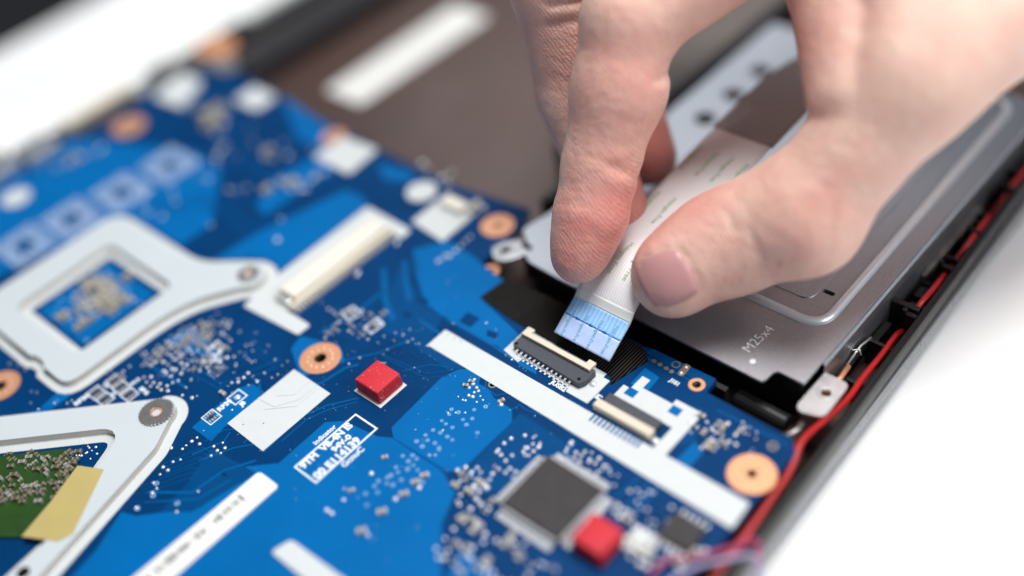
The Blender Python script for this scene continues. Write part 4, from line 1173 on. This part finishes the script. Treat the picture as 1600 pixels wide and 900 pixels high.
# ------------------------------------------------------------------ the hand
def build_hand():
    vox = 0.055
    lo = np.array([-3.6, -1.0, 0.2]); hi = np.array([12.5, 12.5, 9.6])
    dims = np.ceil((hi - lo) / vox).astype(int) + 1
    ax = [lo[i] + vox * np.arange(dims[i]) for i in range(3)]
    BIG = 3.0
    groups = {}
    redn = []

    def sl(pmin, pmax):
        a = np.maximum(0, np.floor((pmin - lo) / vox).astype(int)); b = np.minimum(dims, np.ceil((pmax - lo) / vox).astype(int) + 1)
        return tuple(slice(int(x), int(max(x, y))) for x, y in zip(a, b))

    def coords(s):
        return (ax[0][s[0]][:, None, None].astype(np.float32), ax[1][s[1]][None, :, None].astype(np.float32), ax[2][s[2]][None, None, :].astype(np.float32))

    def cone(g, a, b, ra, rb, k=0.3, flat=None):
        """tapered capsule; flat = (direction, factor) squeezes it along a direction"""
        D = groups.setdefault(g, np.full(dims, BIG, np.float32))
        a, b = np.array(a, float), np.array(b, float)
        R = max(ra, rb) * 1.15 + k + 0.35
        s = sl(np.minimum(a, b) - R, np.maximum(a, b) + R)
        X, Y, Z = coords(s)
        ab = b - a
        L2 = float(ab @ ab)
        dx, dy, dz = X - a[0], Y - a[1], Z - a[2]
        h = np.clip((dx * ab[0] + dy * ab[1] + dz * ab[2]) / max(L2, 1e-9), 0, 1) if L2 > 1e-9 else np.zeros_like(dx + dy + dz)
        qx, qy, qz = dx - h * ab[0], dy - h * ab[1], dz - h * ab[2]
        q2 = qx * qx + qy * qy + qz * qz
        if flat is not None:
            n, fk = np.array(flat[0], float), flat[1]
            n = n / np.linalg.norm(n)
            c = qx * n[0] + qy * n[1] + qz * n[2]
            q2 = q2 + c * c * (fk * fk - 1)
        d = np.sqrt(q2) - (ra + (rb - ra) * h)
        e = D[s]
        hh = np.clip(0.5 + 0.5 * (e - d) / k, 0, 1)
        D[s] = e * (1 - hh) + d * hh - k * hh * (1 - hh)

    def ball(g, c, r, k=0.3, flat=None):
        cone(g, c, c, r, r, k, flat)

    creases = []

    def crease(g, pts, depth, w):
        creases.append((g, [np.array(p, float) for p in pts], depth, w))

    view = np.array([-0.546, 0.4886, -0.6806]); up = np.array([-0.3857, 0.5746, 0.7219]); right = np.array([0.7437, 0.6567, -0.1253])
    def arc(c, axis, r, a0, a1, n=7, lift=0.0):
        """points on a finger's skin round its axis; angle 0 faces the viewer, 90 the viewer's right"""
        axis = axis / np.linalg.norm(axis)
        f = -view - axis * (-view @ axis); f = f / np.linalg.norm(f)
        s_ = right - axis * (right @ axis) - f * (right @ f); s_ = s_ / np.linalg.norm(s_)
        return [c + axis * lift * ((i / (n - 1)) - 0.5) + f * r * math.cos(math.radians(a0 + (a1 - a0) * i / (n - 1))) + s_ * r * math.sin(math.radians(a0 + (a1 - a0) * i / (n - 1))) for i in range(n)]

    # --- thumb
    T = [np.array(p) for p in [(3.27,0.80,1.45),(3.84,1.76,1.70),(4.75,2.47,2.25),(5.61,4.30,4.25),(6.63,7.51,5.05)]]
    cone("thumb", T[0], T[1], 0.66, 0.84, 0.2, (view, 1.10))
    ball("thumb", T[0] * 0.75 + T[1] * 0.25 + up * 0.10, 0.74, 0.3, (view, 1.08))
    ball("thumb", T[0] - up * 0.10 + right * 0.02, 0.60, 0.35, (view, 1.1))
    cone("thumb", T[1], T[2], 0.86, 0.94, 0.3, (view, 1.05))
    ball("thumb", T[2] + right * 0.10 - up * 0.05 - view * 0.06, 0.90, 0.4)
    cone("thumb", T[0] * 0.25 + T[1] * 0.75 + up * 0.17, T[2] * 0.85 + T[1] * 0.15 + up * 0.16, 0.80, 0.88, 0.35, (view, 1.05))
    cone("thumb", T[2], T[3], 0.90, 0.98, 0.3)
    cone("thumb", T[3], T[4], 1.02, 1.12, 0.5)
    # --- index
    I_ = [np.array(p) for p in [(1.65,0.20,1.45),(1.44,1.27,2.68),(1.21,2.65,4.90),(2.78,5.61,6.20)]]
    cone("index", I_[0], I_[1], 0.45, 0.67, 0.2)
    ball("index", I_[0] * 0.52 + I_[1] * 0.48 + right * 0.05, 0.66, 0.3)
    ball("index", I_[0] * 0.85 + I_[1] * 0.15 + right * 0.02, 0.52, 0.25)
    cone("index", I_[1], I_[2], 0.69, 0.81, 0.2)
    ball("index", I_[1] * 0.45 + I_[2] * 0.55 + right * 0.08, 0.78, 0.4)
    cone("index", I_[2], I_[3], 0.82, 0.98, 0.3)
    # --- middle
    M_ = [np.array(p) for p in [(1.29,1.82,1.25),(-0.21,2.63,2.85),(-0.87,3.13,4.85),(0.52,6.48,6.40)]]
    cone("middle", M_[0], M_[1], 0.60, 0.72, 0.2)
    cone("middle", M_[1], M_[2], 0.72, 0.82, 0.2)
    cone("middle", M_[2], M_[3], 0.84, 1.0, 0.3)
    # --- ring
    R_ = [np.array(p) for p in [(0.72,3.53,1.20),(-0.78,4.60,2.20),(-1.53,5.01,3.90),(-1.16,7.44,6.00)]]
    cone("ring", R_[0], R_[1], 0.58, 0.68, 0.2)
    cone("ring", R_[1], R_[2], 0.68, 0.75, 0.2)
    cone("ring", R_[2], R_[3], 0.78, 0.95, 0.3)
    # --- back of the hand, web and wrist
    wrist = T[4] + np.array([1.2, 4.2, 1.2])
    cone("thumb", I_[3], wrist, 1.25, 1.7, 0.9)
    cone("thumb", M_[3], wrist, 1.25, 1.7, 0.9)
    cone("thumb", R_[3], wrist, 1.2, 1.6, 0.9)
    cone("thumb", T[3] + np.array([0.0, 0.6, 0.5]), I_[3], 0.80, 0.95, 0.7)
    cone("thumb", T[4], wrist, 1.15, 1.7, 0.7)
    cone("thumb", wrist, wrist + np.array([3.2, 6.0, 1.0]), 2.0, 2.6, 0.9)
    W_ = [np.array(p) for p in [(4.90,3.72,4.00),(3.55,5.56,5.30)]]
    cone("web", W_[0], W_[1], 0.78, 1.0, 0.5)
    cone("web", W_[1], I_[3], 1.0, 1.1, 0.5)
    # --- flexion creases
    ia, ib = I_[1] - I_[0], I_[2] - I_[1]
    crease("index", arc(I_[1] + ia * 0.02, ia, 0.72, 10, 105, 8, -0.1), 0.11, 0.075)
    crease("index", arc(I_[1] + ia * 0.12, ia, 0.72, 35, 100, 6, -0.1), 0.05, 0.06)
    for q, dpt in ((-0.22, 0.025), (-0.30, 0.07), (-0.40, 0.025)):
        crease("index", arc(I_[2] + ib * q, ib, 0.80, 45, 110, 7, 0.2), dpt, 0.10)
    ma = M_[2] - M_[1]
    crease("middle", arc(M_[2] - ma * 0.16, ma, 0.80, -20, 60, 7, -0.15), 0.11, 0.07)
    crease("middle", arc(M_[2] - ma * 0.32, ma, 0.78, -30, 60, 7, -0.1), 0.04, 0.06)
    ta = T[2] - T[1]
    f_ = -view - ta * (-view @ ta) / (ta @ ta)
    cu = T[2] - ta * 0.32
    for du, dpt in ((0.0, 0.26), (0.13, 0.08), (-0.16, 0.07)):
        p0 = cu + ta * du
        crease("thumb", [p0 + up * 1.08 + view * 0.35, p0 + up * 1.06, p0 + up * 0.94 - view * 0.42 + right * 0.04, p0 + up * 0.72 - view * 0.70 + right * 0.08], dpt, 0.085)
    # small wrinkles scattered over the finger fronts
    rw_ = np.random.RandomState(5)
    for g, a, b, r0 in (("index", I_[0], I_[1], 0.66), ("index", I_[1], I_[2], 0.76), ("middle", M_[1], M_[2], 0.78), ("thumb", T[1], T[2], 0.90)):
        ax_ = b - a
        for k in range(9):
            q = rw_.uniform(0.05, 0.95); a0 = rw_.uniform(-50, 40); da = rw_.uniform(18, 45)
            crease(g, arc(a + ax_ * q, ax_, r0 + 0.02, a0, a0 + da, 5, rw_.uniform(-.12, .12)), rw_.uniform(0.015, 0.035), 0.05)
    # dorsal wrinkles over the thumb joint
    for k in range(4):
        p0 = T[2] + ta * (-0.16 + 0.13 * k)
        crease("thumb", [p0 - view * 0.95 - up * 0.05, p0 - view * 0.88 - up * 0.42, p0 - view * 0.62 - up * 0.74], 0.035, 0.06)
    t = T[0] - T[1]; t = t / np.linalg.norm(t)
    n = -view - 0.26 * up; n = n - t * (n @ t); n = n / np.linalg.norm(n)
    c0 = np.array([(3.08,0.71,1.45)][0])
    nail_frame = (c0, t, n, 0.43, 0.45)
    for p, r_, a_ in ((T[0] * .5 + T[1] * .5 + up * 0.55, 0.7, 0.50), (T[0] * .3 + T[1] * .7, 1.2, 0.22), (T[2] + up * 0.15 - view * 0.9, 0.9, 0.30), (I_[0] - view * .5, 0.9, 0.45), (I_[1] - view * .5 - up * 0.6, 1.0, 0.50),
                      (I_[1] * .4 + I_[2] * .6 - view * .7, 1.1, 0.45), (M_[0], 1.3, 0.6), (R_[0], 1.6, 0.9), (M_[1] * .5 + M_[2] * .5, 1.3, 0.35), (W_[0] * .6 + W_[1] * .4 - right * .6, 0.9, 0.5)):
        redn.append((p, r_, a_))
    # nail bed: drop a grid onto the bare thumb before the folds are carved
    def sample(D, p):
        q = (np.asarray(p) - lo) / vox
        i = np.floor(q).astype(int); f = q - i
        r_ = 0.0
        for a in (0, 1):
            for b in (0, 1):
                for c_ in (0, 1):
                    w = (f[0] if a else 1 - f[0]) * (f[1] if b else 1 - f[1]) * (f[2] if c_ else 1 - f[2])
                    r_ += w * D[i[0] + a, i[1] + b, i[2] + c_]
        return r_

    def drop(p, n, D):
        h = 1.5
        while h > -0.5:
            if sample(D, p + n * h) < 0:
                return p + n * (h + 0.01)
            h -= 0.02
        return p

    c0, t, n, hl, hw = nail_frame
    sd = np.cross(n, t)
    NU, NV = 14, 14
    grid = np.zeros((NU + 1, NV + 1, 3))
    for i in range(NU + 1):
        u = -1 + 2 * i / NU
        for j in range(NV + 1):
            v = -1 + 2 * j / NV
            w = hw * (1 - 0.14 * max(0, -u) ** 3 - 0.10 * max(0, u) ** 3)
            lu = hl * u * (1 - 0.16 * v * v)
            grid[i, j] = drop(c0 + t * lu + sd * w * v, n, groups["thumb"])
    for it in range(3):
        g2 = grid.copy()
        g2[1:-1, 1:-1] = (grid[:-2, 1:-1] + grid[2:, 1:-1] + grid[1:-1, :-2] + grid[1:-1, 2:]) / 4
        grid = g2
    crease("thumb", list(grid[0, :]), 0.06, 0.05)
    crease("thumb", list(grid[:NU - 2, 0]), 0.06, 0.05)
    crease("thumb", list(grid[:NU - 2, -1]), 0.06, 0.05)
    nail_grid = (grid, n)
    # carve creases
    for g, pts, depth, w in creases:
        D = groups[g]
        R = w * 2.6
        s = sl(np.min(pts, axis=0) - R, np.max(pts, axis=0) + R)
        X, Y, Z = coords(s)
        best = np.full(D[s].shape, 1e9, np.float32)
        for a, b in zip(pts, pts[1:]):
            ab = b - a
            dx, dy, dz = X - a[0], Y - a[1], Z - a[2]
            h = np.clip((dx * ab[0] + dy * ab[1] + dz * ab[2]) / float(ab @ ab), 0, 1)
            best = np.minimum(best, (dx - h * ab[0]) ** 2 + (dy - h * ab[1]) ** 2 + (dz - h * ab[2]) ** 2)
        D[s] += depth * np.exp(-best / (w * w))
    names = list(groups)
    D = groups[names[0]]
    for n in names[1:]:
        E = groups[n]
        kk = 0.06
        hh = np.clip(0.5 + 0.5 * (D - E) / kk, 0, 1)
        D = D * (1 - hh) + E * hh - kk * hh * (1 - hh)
    # surface nets
    ins = D < 0
    c8 = [ins[i:dims[0] - 1 + i, j:dims[1] - 1 + j, k:dims[2] - 1 + k] for i in (0, 1) for j in (0, 1) for k in (0, 1)]
    cnt = sum(c.astype(np.int8) for c in c8)
    act = (cnt > 0) & (cnt < 8)
    ids = np.full(act.shape, -1, np.int32)
    I, J, K = np.nonzero(act)
    ids[I, J, K] = np.arange(len(I))
    acc = np.zeros((len(I), 3)); num = np.zeros(len(I))
    corners = [(i, j, k) for i in (0, 1) for j in (0, 1) for k in (0, 1)]
    for ca in corners:
        for axis in range(3):
            if ca[axis]:
                continue
            cb = list(ca); cb[axis] = 1
            va = D[I + ca[0], J + ca[1], K + ca[2]]; vb = D[I + cb[0], J + cb[1], K + cb[2]]
            x = (va < 0) != (vb < 0)
            t = np.where(x, va / np.where(x, va - vb, 1), 0)
            p = np.array(ca, float)[None, :].repeat(len(I), 0)
            p[:, axis] += t
            acc[x] += p[x]; num[x] += 1
    V = (acc / num[:, None] + np.stack([I, J, K], 1)) * vox + lo
    faces = []
    for axis in range(3):
        b_, c_ = (axis + 1) % 3, (axis + 2) % 3
        sA = [slice(None)] * 3; sB = [slice(None)] * 3
        sA[axis] = slice(0, dims[axis] - 1); sB[axis] = slice(1, dims[axis])
        x = ins[tuple(sA)] != ins[tuple(sB)]
        e = np.stack(np.nonzero(x), 1)
        e = e[(e[:, b_] > 0) & (e[:, c_] > 0) & (e[:, b_] < dims[b_] - 1) & (e[:, c_] < dims[c_] - 1)]
        sgn = ins[tuple(e.T)]
        quad = []
        for ob, oc in ((-1, -1), (0, -1), (0, 0), (-1, 0)):
            q = e.copy(); q[:, b_] += ob; q[:, c_] += oc
            quad.append(ids[tuple(q.T)])
        quad = np.stack(quad, 1)
        quad = np.where(sgn[:, None], quad, quad[:, ::-1])
        faces.append(quad)
    F = np.concatenate(faces)
    F = F[(F >= 0).all(1)]
    # light smoothing
    E = np.concatenate([F[:, [0, 1]], F[:, [1, 2]], F[:, [2, 3]], F[:, [3, 0]]])
    for it in range(3):
        S = np.zeros_like(V); c = np.zeros(len(V))
        np.add.at(S, E[:, 0], V[E[:, 1]]); np.add.at(c, E[:, 0], 1)
        V = V * 0.5 + 0.5 * S / np.maximum(c, 1)[:, None]
    red = np.zeros(len(V), np.float32)
    for p, r_, a_ in redn:
        red += a_ * np.exp(-((V - np.array(p)) ** 2).sum(1) / (r_ * r_))
    me = bpy.data.meshes.new("hand")
    me.vertices.add(len(V)); me.vertices.foreach_set("co", V.astype(np.float32).ravel())
    me.loops.add(F.size); me.loops.foreach_set("vertex_index", F.astype(np.int32).ravel())
    me.polygons.add(len(F)); me.polygons.foreach_set("loop_start", np.arange(0, F.size, 4, dtype=np.int32))
    me.polygons.foreach_set("use_smooth", np.ones(len(F), bool))
    at = me.attributes.new("flush", "FLOAT", "POINT")
    at.data.foreach_set("value", np.clip(red, -1, 1).astype(np.float32))
    me.update(calc_edges=True)
    me.validate()
    o = bpy.data.objects.new("hand", me)
    COL.objects.link(o)
    return o, nail_grid


def skin_material():
    m = bpy.data.materials.new("skin")
    m.use_nodes = True
    N, L = m.node_tree.nodes, m.node_tree.links
    b = N["Principled BSDF"]
    tc = N.new("ShaderNodeTexCoord")
    at = N.new("ShaderNodeAttribute"); at.attribute_name = "flush"
    n1 = N.new("ShaderNodeTexNoise"); n1.inputs["Scale"].default_value = 1.6; n1.inputs["Detail"].default_value = 6; n1.inputs["Roughness"].default_value = 0.62
    L.new(tc.outputs["Object"], n1.inputs["Vector"])
    ad = N.new("ShaderNodeMath"); ad.operation = "MULTIPLY_ADD"; ad.inputs[1].default_value = 0.95; ad.inputs[2].default_value = -0.28
    L.new(n1.outputs["Fac"], ad.inputs[0])
    a2 = N.new("ShaderNodeMath"); a2.operation = "ADD"; a2.use_clamp = True
    L.new(ad.outputs[0], a2.inputs[0]); L.new(at.outputs["Fac"], a2.inputs[1])
    mix = N.new("ShaderNodeMix"); mix.data_type = "RGBA"
    mix.inputs[6].default_value = (0.80, 0.565, 0.465, 1)
    mix.inputs[7].default_value = (0.62, 0.245, 0.21, 1)
    L.new(a2.outputs[0], mix.inputs[0])
    L.new(mix.outputs[2], b.inputs["Base Color"])
    b.inputs["Roughness"].default_value = 0.46
    b.inputs["Specular IOR Level"].default_value = 0.42
    b.inputs["Subsurface Weight"].default_value = 0.5
    b.inputs["Subsurface Radius"].default_value = (0.22, 0.07, 0.035)
    b.inputs["Subsurface Scale"].default_value = 1.0
    # fine skin relief: ridge lines and pores
    wv = N.new("ShaderNodeTexWave"); wv.wave_type = "BANDS"; wv.bands_direction = "DIAGONAL"
    wv.inputs["Scale"].default_value = 5.5; wv.inputs["Distortion"].default_value = 3.5; wv.inputs["Detail"].default_value = 2; wv.inputs["Detail Scale"].default_value = 1.0
    L.new(tc.outputs["Object"], wv.inputs["Vector"])
    vo = N.new("ShaderNodeTexVoronoi"); vo.inputs["Scale"].default_value = 21; vo.feature = "DISTANCE_TO_EDGE"
    L.new(tc.outputs["Object"], vo.inputs["Vector"])
    n2 = N.new("ShaderNodeTexNoise"); n2.inputs["Scale"].default_value = 26; n2.inputs["Detail"].default_value = 4
    L.new(tc.outputs["Object"], n2.inputs["Vector"])
    m1 = N.new("ShaderNodeMath"); m1.operation = "MULTIPLY_ADD"; m1.inputs[1].default_value = 0.27
    L.new(wv.outputs["Fac"], m1.inputs[0]); L.new(n2.outputs["Fac"], m1.inputs[2])
    m2 = N.new("ShaderNodeMath"); m2.operation = "MULTIPLY_ADD"; m2.inputs[1].default_value = 0.55
    L.new(vo.outputs["Distance"], m2.inputs[0]); L.new(m1.outputs[0], m2.inputs[2])
    n4 = N.new("ShaderNodeTexNoise"); n4.inputs["Scale"].default_value = 5.0; n4.inputs["Detail"].default_value = 3
    L.new(tc.outputs["Object"], n4.inputs["Vector"])
    m3 = N.new("ShaderNodeMath"); m3.operation = "MULTIPLY_ADD"; m3.inputs[1].default_value = 2.2
    L.new(n4.outputs["Fac"], m3.inputs[0]); L.new(m2.outputs[0], m3.inputs[2])
    bp = N.new("ShaderNodeBump"); bp.inputs["Strength"].default_value = 0.85; bp.inputs["Distance"].default_value = 0.019
    L.new(m3.outputs[0], bp.inputs["Height"])
    L.new(bp.outputs[0], b.inputs["Normal"])
    return m


hand, nf = build_hand()
tag(hand, "bare right hand reaching in, index finger and thumb pinching the ribbon cable", "hand")
hand.data.materials.append(skin_material())
# thumb nail: curved plate lying in its bed
grid, n = nf
NU, NV = grid.shape[0] - 1, grid.shape[1] - 1
mb = MB()
vs, fs = [], []
for layer in (0.0, -0.06):
    for i in range(NU + 1):
        u = -1 + 2 * i / NU
        for j in range(NV + 1):
            v = -1 + 2 * j / NV
            e = 0.034 - 0.055 * max(abs(v) ** 6, max(0, -u) ** 8) + 0.02 * max(0, u) ** 3 * (1 - v * v)
            vs.append(tuple(grid[i, j] + n * (e + layer)))
W = NV + 1; n1 = (NU + 1) * W
for i in range(NU):
    for j in range(NV):
        a = i * W + j
        fs += [(a, a + 1, a + W + 1, a + W), (n1 + a, n1 + a + W, n1 + a + W + 1, n1 + a + 1)]
for i in range(NU):
    a = i * W; fs += [(a, a + W, n1 + a + W, n1 + a), (a + NV, n1 + a + NV, n1 + a + NV + W, a + NV + W)]
for j in range(NV):
    a = NU * W + j; fs += [(j, n1 + j, n1 + j + 1, j + 1), (a, a + 1, n1 + a + 1, n1 + a)]
mb.add(vs, fs).build("fingernail", M["nail"], hand, smooth=True)
